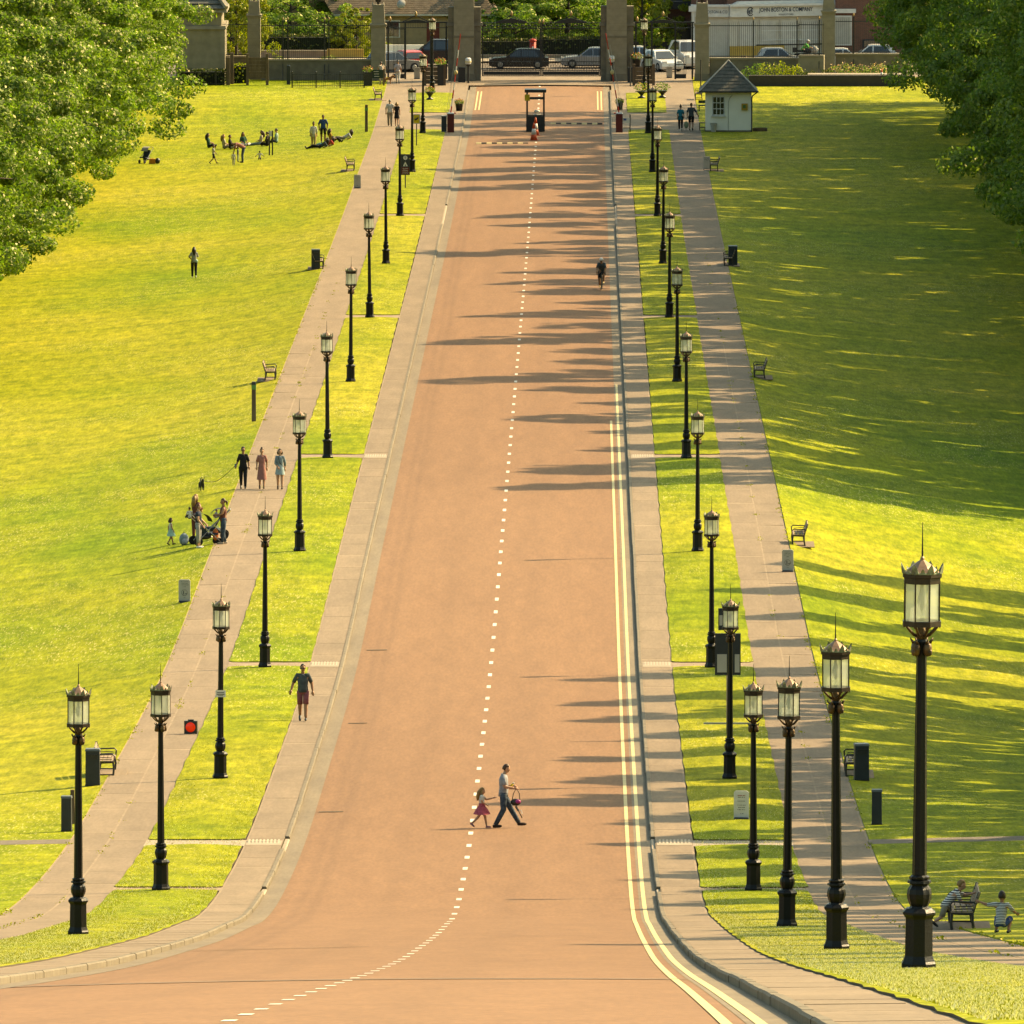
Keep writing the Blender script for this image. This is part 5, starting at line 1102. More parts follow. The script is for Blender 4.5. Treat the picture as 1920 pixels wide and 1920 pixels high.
t = simple('map_board', 'dark green map board on posts beside the left path', 'sign', gp(708, 161), [('post', MB().box((-.45, 0, .6), (.1, .1, 1.25)), [WOOD]), ('post', MB().box((.45, 0, .6), (.1, .1, 1.25)), [WOOD]), ('panel', MB().box((0, -.02, .85), (.82, .06, .6)), [M('board_green', (.03, .05, .035))])] + [('text_line', MB().box((-.1 + .02 * i, -.056, 1.02 - .17 * i), (.36, .006, .03)), [WHT]) for i in range(3)])
for px, lab in ((815, 'left'), (1207, 'right')):
    p = gp(px, 160); t = T('timber_screen', 'wooden screen between two posts before the %s footgate' % lab, 'screen', p, 0)
    for s in (-1, 1): MB().box((s * .7, 0, .75), (.2, .2, 1.55)).obj('post', [WOOD], t)
    for i in range(4): MB().box((0, .02, .25 + i * .3), (1.22, .08, .28)).obj('plank', [WOOD], t)
simple('thin_pole', 'thin black pole behind the white hut', 'pole', gp(1314, 166), [('pole', MB().tube([(0, 0, 0), (0, 0, 2.05)], .05, 6), [BLACK])]); simple('thin_pole', 'thin dark pole left of the right verge planters', 'pole', gp(1182, 162), [('pole', MB().tube([(0, 0, 0), (0, 0, 2.1)], .045, 6), [BLACK])])
b2 = bench(1310, 186, 1, 'small black bench above the hut path, left of the hut roof'); 
simple('green_bench', 'low dark green bench beside the white hut', 'bench', gp(1318, 208), [('seat', MB().box((0, 0, .38), (.62, .5, .06)), [M('green_paint', (.03, .06, .03))]), ('back', MB().box((0, .24, .62), (.62, .05, .2)), [M('green_paint', (.03, .06, .03))]), ('leg', MB().box((-.26, 0, .18), (.07, .45, .36)), [BLACK]), ('leg', MB().box((.26, 0, .18), (.07, .45, .36)), [BLACK])])
simple('slatted_table', 'small slatted table beside the hut door', 'table', gp(1318, 244), [('slat', MB().box((-.16 + .16 * i, 0, .5), (.14, .4, .04)), [WOODL]) for i in range(3)] + [('leg', MB().box((s * .22, 0, .24), (.06, .38, .48)), [WOOD]) for s in (-1, 1)] + [('shelf', MB().box((0, 0, .18), (.44, .34, .04)), [WOOD])])
simple('plank_pile', 'low brown timber frame on the lawn right of the hut', 'timber', gp(1425, 246), [('board', MB().box((0, -.1, .1), (.95, .05, .2)), [WOOD]), ('board', MB().box((0, .5, .1), (.95, .05, .2)), [WOOD]), ('end', MB().box((.46, .2, .1), (.05, .6, .2)), [WOOD])])
# flower bed on the right with its low wall
low_wall('bed_wall', 'low dark wall in front of the flower bed on the right', 1404, 1700, GATEY - 7, 141, M('dark_wall', (.06, .05, .04)), None, .5)
low_wall('bed_wall', 'pale ledge behind the low dark wall', 1515, 1700, GATEY - 5.5, 138, CONC, None, 1.6)
def shrub(label, px0, px1, y, py_top, mat, seed, dens=700, fl=None):
    x0, x1 = X_(px0, y), X_(px1, y); zb = surf((x0 + x1) / 2, y); h = Z_(py_top, y) - zb; t = T('shrub', label, 'shrub', ((x0 + x1) / 2, y, zb), 0); w = x1 - x0
    k = max(2, round(w / .55)); rr = random.Random(seed)
    for i in range(k):
        xx = -w / 2 + w * (i + .5) / k; hh = h * rr.uniform(.75, 1.08); ww = w / k * rr.uniform(1.5, 2.0)
        leaf_block('foliage', (xx, rr.uniform(-.2, .2), 0), (ww, 1.2, hh), int(dens * ww * .8), .06, mat, t, seed + i * 7, round_=True)
        if fl: leaf_block('flowers', (xx, -.1, hh * .1), (ww, 1.3, hh), int(dens * ww * .25), .05, fl, t, seed + 9 + i, round_=True)
for i, (a, b, tp, mat, fl, lab) in enumerate(((1395, 1427, 118, LEAF, None, 'green shrub behind the white hut roof'), (1427, 1462, 112, LEAFY, None, 'golden shrub in the right flower bed, left of two'), (1458, 1502, 114, LEAFY, None, 'golden shrub in the right flower bed, right of two'), (1500, 1558, 129, LEAFD, None, 'low grey green shrub before the pale curved wall'), (1556, 1592, 119, LEAF, FLP, 'pink flowering shrub by the last stone pier'), (1588, 1622, 117, LEAF, FLP, 'pink flowering shrub in the middle of the right bed'), (1618, 1660, 116, LEAF, FLP, 'pink flowering shrub under the right trees'))):
    shrub(lab, a, b, GATEY - 3.6 - (i % 2) * .4, tp, mat, 60 + i, 420, fl)
# ------------------------------------------------------------------ people
SK = {'fair': M('skin_fair', (.48, .27, .17), (.43, .24, .15), 8, .6), 'tan': M('skin_tan', (.34, .18, .1), (.3, .16, .09), 8, .6), 'brown': M('skin_brown', (.2, .1, .055), (.17, .085, .048), 8, .6)}
EYE = M('eye_dark', (.02, .015, .01), None, 5, .3); LIP = M('lips', (.3, .11, .08), None, 5, .6)
def cloth(name, c, c2=None, sc=9): return M('cloth_' + name, c, c2 or tuple(x * .75 for x in c), sc, .9, bump=.3, bscale=25)
HAIRC = {'dark': M('hair_dark', (.018, .012, .008), (.03, .02, .013), 30, .5), 'brown': M('hair_brown', (.07, .035, .016), (.045, .022, .01), 30, .5), 'red': M('hair_red', (.16, .06, .022), (.1, .04, .015), 30, .5), 'blond': M('hair_blond', (.3, .18, .06), (.19, .11, .035), 30, .5), 'grey': M('hair_grey', (.35, .32, .28), (.22, .2, .17), 30, .6)}
V3 = Vector
def skin(name, V, E, Rr, mat, parent, post=None, root=0):
    me = bpy.data.meshes.new(name); me.from_pydata([tuple(v) for v in V], E, []); me.materials.append(mat)
    o = bpy.data.objects.new(name, me); COL.objects.link(o); o.parent = parent
    md = o.modifiers.new('skin', 'SKIN'); md.branch_smoothing = .6; md.use_smooth_shade = True
    for i, r_ in enumerate(Rr):
        d = me.skin_vertices[0].data[i]; d.radius = (r_, r_) if not hasattr(r_, '__len__') else r_; d.use_root = (i == root)
    s = o.modifiers.new('sub', 'SUBSURF'); s.levels = 1; s.render_levels = 1
    PEND.append((o, post)); return o
def stand(**k):
    J = dict(pel=(0, 0, .95), bel=(0, .01, 1.1), che=(0, .0, 1.3), nek=(0, 0, 1.47), hed=(0, .02, 1.63), shL=(-.165, 0, 1.41), elL=(-.23, -.02, 1.15), wrL=(-.235, .06, .9), shR=(.165, 0, 1.41), elR=(.23, -.02, 1.15), wrR=(.235, .06, .9),
             hiL=(-.095, 0, .9), knL=(-.115, .02, .5), anL=(-.11, 0, .08), hiR=(.095, 0, .9), knR=(.115, .02, .5), anR=(.11, 0, .08), ft=(0, 1, 0))
    J.update(k); return J
def walk(a=1., **k):
    J = stand(knL=(-.09, .14 * a, .51), anL=(-.09, .27 * a, .1), knR=(.09, -.02 * a, .5), anR=(.09, -.3 * a, .15), elL=(-.25, -.12 * a, 1.17), wrL=(-.25, -.12 * a, .92), elR=(.25, .04 * a, 1.16), wrR=(.25, .2 * a, .96), tlR=1)
    J.update(k); return J
def sit(lean=-.1, kneez=.32, **k):
    J = dict(pel=(0, 0, .13), bel=(0, lean * .3, .3), che=(0, lean * .7, .5), nek=(0, lean, .68), hed=(0, lean + .03, .84), shL=(-.18, lean * .9, .62), elL=(-.26, lean * .9 + .05, .38), wrL=(-.2, lean + .3, .3), shR=(.18, lean * .9, .62), elR=(.26, lean * .9 + .05, .38), wrR=(.2, lean + .3, .3),
             hiL=(-.09, .05, .12), knL=(-.12, .42, kneez), anL=(-.1, .62, .07), hiR=(.09, .05, .12), knR=(.12, .44, kneez * .9), anR=(.1, .7, .07), ft=(0, .7, .7))
    J.update(k); return J
def person(label, loc, h, rz, J, top, bottom, hair=('dark', 'short'), sk='fair', sleeve=.5, leg=1.0, shoe=None, skirt=None, look=0., name='person', extra=None, cap=None, fem=False, group=None, glasses=False, child=False, toplen=0., tilt=False):
    """top, bottom: materials; sleeve/leg: how far the cloth reaches down the limb; skirt: hem height, material"""
    t = T(name, label, 'person', loc, rz, group); s = h / 1.75; t.scale = (s, s, s)
    P = {k: V3(v) for k, v in J.items() if hasattr(v, '__len__')}
    hs = 1.28 if child else 1.05; W = .92 if fem else 1.0
    if fem:
        for k_ in ('sh', 'el', 'wr'):
            for s_ in 'LR': P[k_ + s_].x *= .86
    names = ['pel', 'bel', 'che', 'nek', 'shL', 'elL', 'wrL', 'shR', 'elR', 'wrR', 'hiL', 'knL', 'anL', 'hiR', 'knR', 'anR']
    rad = dict(pel=.125, bel=.115 * W, che=.13 * W, nek=.058, shL=.07 * W, elL=.046 * W, wrL=.03, shR=.07 * W, elR=.046 * W, wrR=.03, hiL=.095, knL=.062, anL=.042, hiR=.095, knR=.062, anR=.042)
    if child: rad = {k: v * .95 for k, v in rad.items()}
    ed = [('pel', 'bel'), ('bel', 'che'), ('che', 'nek'), ('che', 'shL'), ('shL', 'elL'), ('elL', 'wrL'), ('che', 'shR'), ('shR', 'elR'), ('elR', 'wrR'), ('pel', 'hiL'), ('hiL', 'knL'), ('knL', 'anL'), ('pel', 'hiR'), ('hiR', 'knR'), ('knR', 'anR')]
    H = P['hed']; up = (H - P['nek']).normalized(); f0 = V3((math.sin(look), math.cos(look), 0)); fwd = (f0 - f0.dot(up) * up).normalized(); rt = fwd.cross(up)
    at_ = lambda a, b, c: tuple(H + (rt * a + fwd * b + up * c) * hs)
    def post(mb):
        mb.tube([P['nek'] - up * .03, H - up * .06], [.055, .05], 8, 0)
        o = len(mb.v); mb.ball((0, 0, 0), (.073, .09, .115), 12, 9, 0)
        for i in range(o, len(mb.v)):
            x, y, z = mb.v[i]; j = 1 - .22 * max(0, -z / .115); mb.v[i] = at_(x * j, y * j + (.012 if z < 0 else 0), z)
        mb.add([at_(*q) for q in ((-.014, .085, -.02), (.014, .085, -.02), (0, .115, -.022), (0, .088, .025))], [(0, 1, 2), (0, 2, 3), (2, 1, 3)], 0)
        for s_ in (-1, 1):
            o = len(mb.v); mb.ball((0, 0, 0), (.012, .022, .032), 6, 5, 0)
            for i in range(o, len(mb.v)): x, y, z = mb.v[i]; mb.v[i] = at_(x + s_ * .073, y - .005, z)
            o = len(mb.v); mb.ball((0, 0, 0), (.014, .008, .009), 6, 5, 1)
            for i in range(o, len(mb.v)): x, y, z = mb.v[i]; mb.v[i] = at_(x + s_ * .03, y + .082, z + .012)
        mb.add([at_(*q) for q in ((-.025, .0855, -.058), (.025, .0855, -.058), (.02, .086, -.068), (-.02, .086, -.068))], [(0, 1, 2, 3)], 2)
        for sd_ in ('L', 'R'):
            w, e = P['wr' + sd_], P['el' + sd_]; d = (w - e).normalized(); sx = -1 if sd_ == 'L' else 1
            side = d.cross(V3((0, 1, .2))).normalized() if abs(d.y) < .9 else V3((1, 0, 0)); nrm = d.cross(side)
            mb.tube([w - d * .01, w + d * .045, w + d * .085], [.028, .037, .034], 8, 0)
            for k, L in enumerate((.062, .074, .07, .055)):
                b = w + d * .08 + side * (-.027 + .018 * k); mb.tube([b, b + d * L * .55 + nrm * .008, b + d * L * .9 + nrm * .026], [.0095, .009, .006], 5, 0)
            b = w + d * .03 + side * .03 * 1; mb.tube([b, b + d * .03 + side * .022, b + d * .062 + side * .026 + nrm * .01], [.012, .011, .008], 5, 0)
    skin('body', [P[n_] for n_ in names], [(names.index(a), names.index(b)) for a, b in ed], [rad[n_] * 1.13 for n_ in names], SK[sk], t, ('body', post))
    def along(a, b, k): return P[a] + (P[b] - P[a]) * k
    if tilt:
        q_ = V3(((surf(loc[0] - .5, loc[1]) - surf(loc[0] + .5, loc[1])), (surf(loc[0], loc[1] - .5) - surf(loc[0], loc[1] + .5)), 1)).normalized(); t.rotation_euler = (V3((0, 0, 1)).rotation_difference(q_).to_matrix() @ Matrix.Rotation(rz, 3, 'Z')).to_euler()
    rx = (P['shR'] - P['shL']).normalized()
    def loft(mb, rings, n=14):
        o = len(mb.v); m = len(rings)
        for i, (c, a, b) in enumerate(rings):
            d = (rings[min(i + 1, m - 1)][0] - rings[max(i - 1, 0)][0]).normalized(); r_ = (rx - rx.dot(d) * d).normalized(); f_ = d.cross(r_)
            for q in range(n): w = 2 * math.pi * q / n; mb.v.append(tuple(c + r_ * (a * math.cos(w)) + f_ * (b * math.sin(w))))
        for i in range(m - 1):
            for q in range(n): mb.f.append((o + i * n + q, o + i * n + (q + 1) % n, o + (i + 1) * n + (q + 1) % n, o + (i + 1) * n + q)); mb.m.append(0)
        mb.f.append(tuple(o + q for q in range(n))); mb.f.append(tuple(o + (m - 1) * n + q for q in range(n))); mb.m += [0, 0]
    kf = .93 if child else 1.0
    if top:
        mb = MB(); dn = (P['pel'] - P['bel']).normalized(); e = .05 + .14 * toplen
        ring = [(P['pel'] + dn * e, (.172 + .012 * toplen) * kf, .138 * kf), (along('pel', 'bel', .3), .16 * W * kf, .13 * kf), (P['bel'], .15 * W * kf, .122 * kf), (along('bel', 'che', .55), .162 * W * kf, .128 * kf), (P['che'], .178 * W * kf, .128 * kf), (along('che', 'nek', .45), .172 * W * kf, .112 * kf), (along('che', 'nek', .72), .13 * W * kf, .09 * kf), (along('che', 'nek', .93), .066, .066)]
        loft(mb, ring)
        for sd_ in ('L', 'R'):
            a = P['sh' + sd_]; st_ = a + (along('che', 'nek', .42) - a) * .7
            if sleeve > 0:
                k = min(1, sleeve * 2); pts = [st_, a, along('sh' + sd_, 'el' + sd_, k * .5), along('sh' + sd_, 'el' + sd_, k)]; rr = [.092 * W, .078 * W, .066 * W, .063 * W]
                if sleeve > .55: pts.append(along('el' + sd_, 'wr' + sd_, min(.95, (sleeve - .5) * 2))); rr.append(.048)
                mb.tube(pts, [q * kf for q in rr], 10)
        mb.obj('top', [top], t, True)
    if bottom:
        mb = MB(); loft(mb, [(along('pel', 'bel', .5), .15 * kf, .12 * kf), (P['pel'], .168 * kf, .132 * kf), (P['pel'] + (P['hiL'] + P['hiR'] - 2 * P['pel']) * .5 + (P['pel'] - P['bel']) * .35, .15 * kf, .12 * kf)])
        for sd_ in ('L', 'R'):
            k = min(1, leg * 2); pts = [along('pel', 'hi' + sd_, .7), P['hi' + sd_], along('hi' + sd_, 'kn' + sd_, k * .5), along('hi' + sd_, 'kn' + sd_, k)]; rr = [.098, .1, .09, .078 if leg > .55 else .088]
            if leg > .55: pts += [along('kn' + sd_, 'an' + sd_, min(.98, (leg - .5) * 2) * .5), along('kn' + sd_, 'an' + sd_, min(.98, (leg - .5) * 2))]; rr += [.07 if not fem else .064, .06 if not fem else .05]
            mb.tube(pts, [q * kf for q in rr], 10)
        mb.obj('trousers' if leg > .7 else 'shorts', [bottom], t, True)
    if skirt:
        hem, sm, flare = skirt; mb = MB(); c0, c1 = P['bel'], V3(((P['knL'].x + P['knR'].x) / 2, (P['knL'].y + P['knR'].y) / 2, hem)); n = 20
        for i, (k, r_) in enumerate(((0, .128), (.25, .15), (.6, .15 + flare * .55), (1, .15 + flare))):
            c = c0 + (c1 - c0) * k
            for q in range(n): w = 2 * math.pi * q / n; rr = r_ * (1 + (.07 * k if q % 2 else 0)); mb.v.append((c.x + rr * math.cos(w), c.y + rr * math.sin(w) * .95, c.z))
        for i in range(3):
            for q in range(n): mb.f.append((i * n + q, i * n + (q + 1) % n, (i + 1) * n + (q + 1) % n, (i + 1) * n + q)); mb.m.append(0)
        mb.obj('skirt', [sm], t, True)
    # shoes
    for sd_ in ('L', 'R'):
        a = P['an' + sd_]; kn = P['kn' + sd_]; d = V3(J['ft']).normalized()
        if J.get('tl' + sd_): d = V3((0, .75, -.65))
        mb = MB(); up_ = (kn - a).normalized(); b = a - up_ * .03
        mb.tube([b - d * .06, b - d * .03, b + d * .07, b + d * .15, b + d * .19], [.03, .045, .044, .038, .016], 8); mb.obj('shoe', [shoe or BLACK], t, True)
    # hair
    hc = HAIRC[hair[0]]; st = hair[1]; mb = MB()
    o = len(mb.v); mb.ball((0, 0, 0), (.082, .098, .115), 12, 9)
    for i in range(o, len(mb.v)):
        x, y, z = mb.v[i]
        if z < .05 and y > .0: y = -.01; x *= .9; z = max(z, -.01)
        elif y > .05: y *= .88
        if z < -.06: z = -.06; x *= .9
        mb.v[i] = at_(x, y - .016, z + .018 + (.01 if st != 'short' else 0))
    if st == 'long':
        mb.tube([at_(0, -.06, .06), at_(0, -.1, -.06), at_(0, -.1, -.2), at_(0, -.085, -.34)], [.07, .095, .09, .04], 10)
        for s_ in (-1, 1): mb.tube([at_(s_ * .06, .0, .05), at_(s_ * .085, -.02, -.08), at_(s_ * .08, -.02, -.22)], [.035, .04, .02], 7)
    if st == 'tail': mb.tube([at_(0, -.1, .03), at_(0, -.15, -.02), at_(0, -.14, -.16)], [.03, .045, .015], 8)
    if st == 'bun': mb.ball(at_(0, -.05, .135), .045 * hs, 8, 6)
    if st == 'bob':
        for s_ in (-1, 1): mb.tube([at_(s_ * .06, -.02, .05), at_(s_ * .088, -.02, -.05), at_(s_ * .075, -.03, -.12)], [.04, .045, .03], 7)
        mb.tube([at_(0, -.06, .05), at_(0, -.09, -.06), at_(0, -.08, -.13)], [.07, .085, .05], 9)
    mb.obj('hair', [hc], t, True)
    if glasses: 
        mb = MB(); 
        for s_ in (-1, 1): mb.ball(at_(s_ * .033, .088, .012), (.026, .012, .02), 7, 5)
        mb.tube([at_(-.078, .02, .015), at_(-.06, .085, .015), at_(.06, .085, .015), at_(.078, .02, .015)], .006, 4); mb.obj('sunglasses', [BLACK], t)
    if cap:
        mb = MB(); o = len(mb.v); mb.ball((0, 0, 0), (.1, .125, .085), 12, 8)
        for i in range(o, len(mb.v)): x, y, z = mb.v[i]; mb.v[i] = at_(x, y, max(z, -.01) + .06)
        mb.obj('helmet', [cap], t, True)
    if extra: extra(t, P)
    return t
def hpx(px, p): return px * (p.y * .9957 + (CAMZ - p.z) * .093) / FPX
def stripes(name, a, b, sc):
    m = M(name, a); t = m.node_tree; bs = t.nodes['Principled BSDF']; tc = t.nodes.new('ShaderNodeTexCoord'); w = t.nodes.new('ShaderNodeTexWave'); w.bands_direction = 'Z'; w.inputs['Scale'].default_value = sc; w.inputs['Distortion'].default_value = .8
    r = t.nodes.new('ShaderNodeValToRGB'); r.color_ramp.interpolation = 'CONSTANT'; r.color_ramp.elements[1].position = .5; r.color_ramp.elements[0].color = (*a, 1); r.color_ramp.elements[1].color = (*b, 1)
    t.links.new(tc.outputs['Object'], w.inputs['Vector']); t.links.new(w.outputs['Fac'], r.inputs[0]); t.links.new(r.outputs[0], bs.inputs['Base Color']); return m
C = dict(greyT=cloth('grey_tee', (.36, .37, .4), (.2, .21, .24)), denim=cloth('dark_denim', (.02, .035, .06), (.07, .1, .13), 14), navy=cloth('navy', (.02, .03, .055)), charcoal=cloth('charcoal_polo', (.07, .09, .1), (.04, .052, .06)), plum=cloth('plum', (.24, .08, .1)), black=cloth('black', (.01, .011, .012)), pink=cloth('dusty_pink', (.34, .15, .13)), blush=cloth('rose', (.42, .19, .2)), skirtp=cloth('raspberry', (.5, .1, .14), (.3, .05, .07), 14), white=cloth('white', (.62, .6, .55)), sky=cloth('pale_blue', (.3, .38, .4)), ltden=cloth('light_denim', (.2, .25, .28)), teal=cloth('teal', (.02, .2, .27)), khaki=cloth('khaki', (.3, .26, .18)), royal=cloth('royal_blue', (.03, .07, .2)), straw=cloth('straw', (.5, .36, .14)), mint=cloth('mint', (.35, .5, .42)), mustard=cloth('mustard', (.4, .22, .03)), green=cloth('bottle_green', (.03, .1, .06)), lilac=cloth('lilac', (.45, .4, .42)), nude=cloth('cream', (.5, .42, .32)), maroon=cloth('maroon', (.15, .05, .04)), red=cloth('red', (.45, .05, .04)), ltgrey=cloth('light_grey', (.34, .33, .3)))
STR = stripes('cloth_striped', (.02, .025, .035), (.6, .58, .53), 5.2); STR2 = stripes('cloth_striped_fine', (.03, .04, .05), (.5, .5, .47), 7.5)
LS = -math.pi / 2; BK = math.pi        # LS faces right (+x), BK faces the camera, 0 faces the gates

# man and girl crossing the road
p = gp(944, 1552)
cm = person('man in grey T-shirt and dark jeans crossing the road with a bag', p, 1.8, LS, walk(1.15, hed=(0, .08, 1.6), nek=(0, .03, 1.46), elR=(.24, .03, 1.14), wrR=(.2, .3, 1.1), elL=(-.23, .02, 1.14), wrL=(-.16, .26, 1.12), knL=(-.08, .2, .5), anL=(-.08, .42, .12), knR=(.08, 0, .5), anR=(.08, -.22, .08), tlL=0, tlR=0), C['greyT'], C['denim'], ('brown', 'short'), sleeve=.42, toplen=.3, shoe=M('brown_leather', (.05, .03, .02)), look=0)
# his things (local x runs forward after the turn)
bx = p + V3((.34, -.02, .82)); t = T('helmet_bag', 'black bag with pink child helmet hanging from the crossing man\'s hand', 'bag', bx, 0)
MB().ball((0, 0, -.1), (.15, .1, .1), 12, 8).obj('pouch', [BLACK], t, True); MB().ball((.06, -.06, -.08), (.085, .06, .06), 10, 7).obj('pink_helmet', [M('magenta', (.4, .03, .2), None, 5, .35)], t, True); MB().tube([(-.1, 0, -.05), (-.06, 0, .15), (.02, 0, .27), (.1, 0, .15), (.12, 0, -.05)], .012, 5).obj('strap', [BLACK], t)
t = T('folded_umbrella', 'small folded umbrella dangling under the crossing man\'s bag', 'umbrella', p + V3((.42, -.05, .28)), 0); MB().tube([(-.08, 0, .33), (.0, 0, .2)], [.035, .03], 6).obj('canopy', [SLATEC], t); MB().tube([(0, 0, .2), (.1, 0, 0)], [.012, .02], 6).obj('shaft', [WOOD], t); MB().tube([(0, 0, .2), (.08, 0, .22), (.1, 0, .12)], .012, 5).obj('loop', [WHT], t)
t = T('water_bottle', 'yellow topped bottle held by the crossing man', 'bottle', p + V3((.22, -.12, 1.2)), 0); MB().tube([(-.05, 0, -.06), (.04, 0, .04)], [.035, .032], 8).obj('bottle', [YSG], t, True); MB().tube([(.04, 0, .04), (.075, 0, .08)], [.02, .018], 8).obj('cap', [WHT], t, True)
p = gp(903, 1553)
person('small blonde girl in white top and raspberry skirt crossing the road', p, 1.13, LS, walk(1.2, elL=(-.2, .2, 1.22), wrL=(-.16, .5, 1.3), elR=(.22, .02, 1.15), wrR=(.18, .2, 1.05), knL=(-.1, .14, .52), anL=(-.1, .22, .08), anR=(.1, -.42, .22), knR=(.1, -.12, .52), hed=(0, .03, 1.6)), C['white'], None, ('blond', 'long'), sleeve=.35, skirt=(.62, C['skirtp'], .22), shoe=C['blush'], fem=True, child=True)
# man on the footway
p = gp(568, 1352); person('man in charcoal polo and plum shorts walking on the left footway', p, 1.8, BK, walk(.6, elL=(-.27, -.06, 1.16), wrL=(-.3, .0, .92), elR=(.3, -.08, 1.16), wrR=(.36, .0, .95)), C['charcoal'], C['plum'], ('dark', 'short'), 'tan', sleeve=.42, leg=.47, shoe=SLATEC, glasses=True)
# three women with a dog
p = gp(456, 917); wm = person('woman in black T-shirt and leggings leading a dog on the left path', p, 1.7, BK, walk(.45, elL=(-.26, -.02, 1.16), wrL=(-.28, .04, .95), elR=(.27, -.05, 1.15), wrR=(.33, .04, .98)), C['black'], C['black'], ('dark', 'tail'), 'tan', sleeve=.5, fem=True, toplen=1, glasses=True); LEADP = p + V3((-.32, -.04, .96))
p = gp(491, 917); person('woman in long dusty pink dress between two friends on the path', p, 1.64, BK, walk(.5), C['pink'], None, ('brown', 'bun'), sleeve=.45, skirt=(.42, C['pink'], .06), fem=True, shoe=M('brown_leather', (.05, .03, .02)))
p = gp(525, 918); person('woman in pale denim jacket and short dress on the path', p, 1.64, BK, walk(.5, elR=(.22, .06, 1.15), wrR=(.1, .18, 1.0)), C['ltden'], None, ('brown', 'bob'), sleeve=.8, skirt=(.66, C['sky'], .06), fem=True, shoe=M('brown_leather', (.05, .03, .02)), extra=lambda t, P: MB().tube([P['shR'] + V3((-.06, .12, .04)), P['bel'] + V3((0, .15, .06)), P['pel'] + V3((-.14, .08, .05))], .014, 5).obj('bag_strap', [BLACK], t))
def dog(label, loc, rz, col, s=1., n='dog', bushy=True):
    t = T(n, label, 'dog', loc, rz); t.scale = (s, s, s)
    V = [(0, -.2, .33), (0, 0, .33), (0, .17, .35), (0, .27, .44), (0, .33, .5), (0, .43, .47)]; E = [(i, i + 1) for i in range(5)]; Q = [.075, .085, .1, .065, .075, .035]
    for s_ in (-1, 1):
        i = len(V); V += [(s_ * .06, .17, .25), (s_ * .065, .15, .13), (s_ * .065, .17, .02)]; E += [(2, i), (i, i + 1), (i + 1, i + 2)]; Q += [.045, .028, .024]
        i = len(V); V += [(s_ * .06, -.2, .27), (s_ * .07, -.12, .17), (s_ * .07, -.24, .11), (s_ * .07, -.21, .02)]; E += [(0, i), (i, i + 1), (i + 1, i + 2), (i + 2, i + 3)]; Q += [.06, .04, .024, .023]
    i = len(V); V += [(0, -.28, .4), (0, -.32, .52)]; E += [(0, i), (i, i + 1)]; Q += [.03, .018]
    def post(mb):
        for s_ in (-1, 1): mb.add([(s_ * .03, .3, .55), (s_ * .075, .31, .54), (s_ * .055, .3, .65), (s_ * .05, .27, .55)], [(0, 1, 2), (1, 3, 2), (3, 0, 2)]); mb.ball((s_ * .035, .385, .515), .01, 6, 5, 1)
        mb.ball((0, .46, .475), (.016, .014, .014), 6, 5, 1)
    skin('body', V, E, Q, col, t, ('body', post), 1)
    return t
p = gp(378, 920); dog('small black dog on a lead on the lawn', p, BK + .2, cloth('dog_black', (.02, .02, .02), (.05, .045, .04)), .95)
a, b = p + V3((.1, -.25, .42)), LEADP
o = MB(); o.tube([a + (b - a) * k + V3((0, 0, -.32 * math.sin(math.pi * k) * (1 - .4 * k))) for k in [i / 8 for i in range(9)]], .011, 5); t = T('dog_lead', 'thin lead running from the black dog to the woman in black', 'lead', a, 0); l_ = o.obj('cord', [BLACK], t); l_.location = -a; MB().box(tuple(b - a), (.05, .06, .12)).obj('grip', [C['teal']], t)
# family with pushchairs
p = gp(320, 1022); person('toddler girl in pale mint dress on the lawn', p, 1.02, LS + .3, walk(.7), C['white'], None, ('brown', 'bob'), 'tan', sleeve=0, skirt=(.6, C['mint'], .16), fem=True, child=True, shoe=M('brown_leather', (.05, .03, .02)))
p = gp(372, 1028); person('woman with short auburn hair in navy top beside the pushchair', p, 1.68, LS - .2, stand(elR=(.24, .04, 1.14), wrR=(.2, .22, .92), elL=(-.24, .05, 1.14), wrL=(-.2, .26, .95)), C['navy'], C['ltgrey'], ('red', 'short'), 'fair', sleeve=.25, leg=.85, toplen=1, fem=True, shoe=WHT)
p2 = gp(361, 1016); person('fair haired woman holding a toddler behind the pushchair', p2 + V3((.1, .8, 0)), 1.74, LS + .9, stand(elL=(-.24, .1, 1.15), wrL=(-.05, .28, 1.18), elR=(.24, .08, 1.15), wrR=(.08, .27, 1.1)), C['maroon'], C['maroon'], ('blond', 'long'), sleeve=.5, fem=True)
person('toddler held in the fair haired woman\'s arms', p2 + V3((-.12, .62, .82)), .8, .4, sit(.05, .3), C['white'], C['navy'], ('brown', 'short'), child=True)
p3 = gp(419, 1020); person('woman with dark ponytail and jeans holding a baby by the pushchairs', p3, 1.72, math.pi / 2 + .2, stand(elL=(-.22, .1, 1.16), wrL=(-.06, .3, 1.14), elR=(.23, .08, 1.15), wrR=(.05, .3, 1.1), anL=(-.1, .06, .08), anR=(.1, -.1, .08)), C['maroon'], C['denim'], ('brown', 'tail'), 'tan', sleeve=0, fem=True, shoe=C['nude'])
person('baby in pale clothes in the ponytailed woman\'s arms', p3 + V3((-.3, -.05, .98)), .62, -1.2, sit(.1, .25), C['ltgrey'], C['ltgrey'], ('brown', 'short'), child=True)
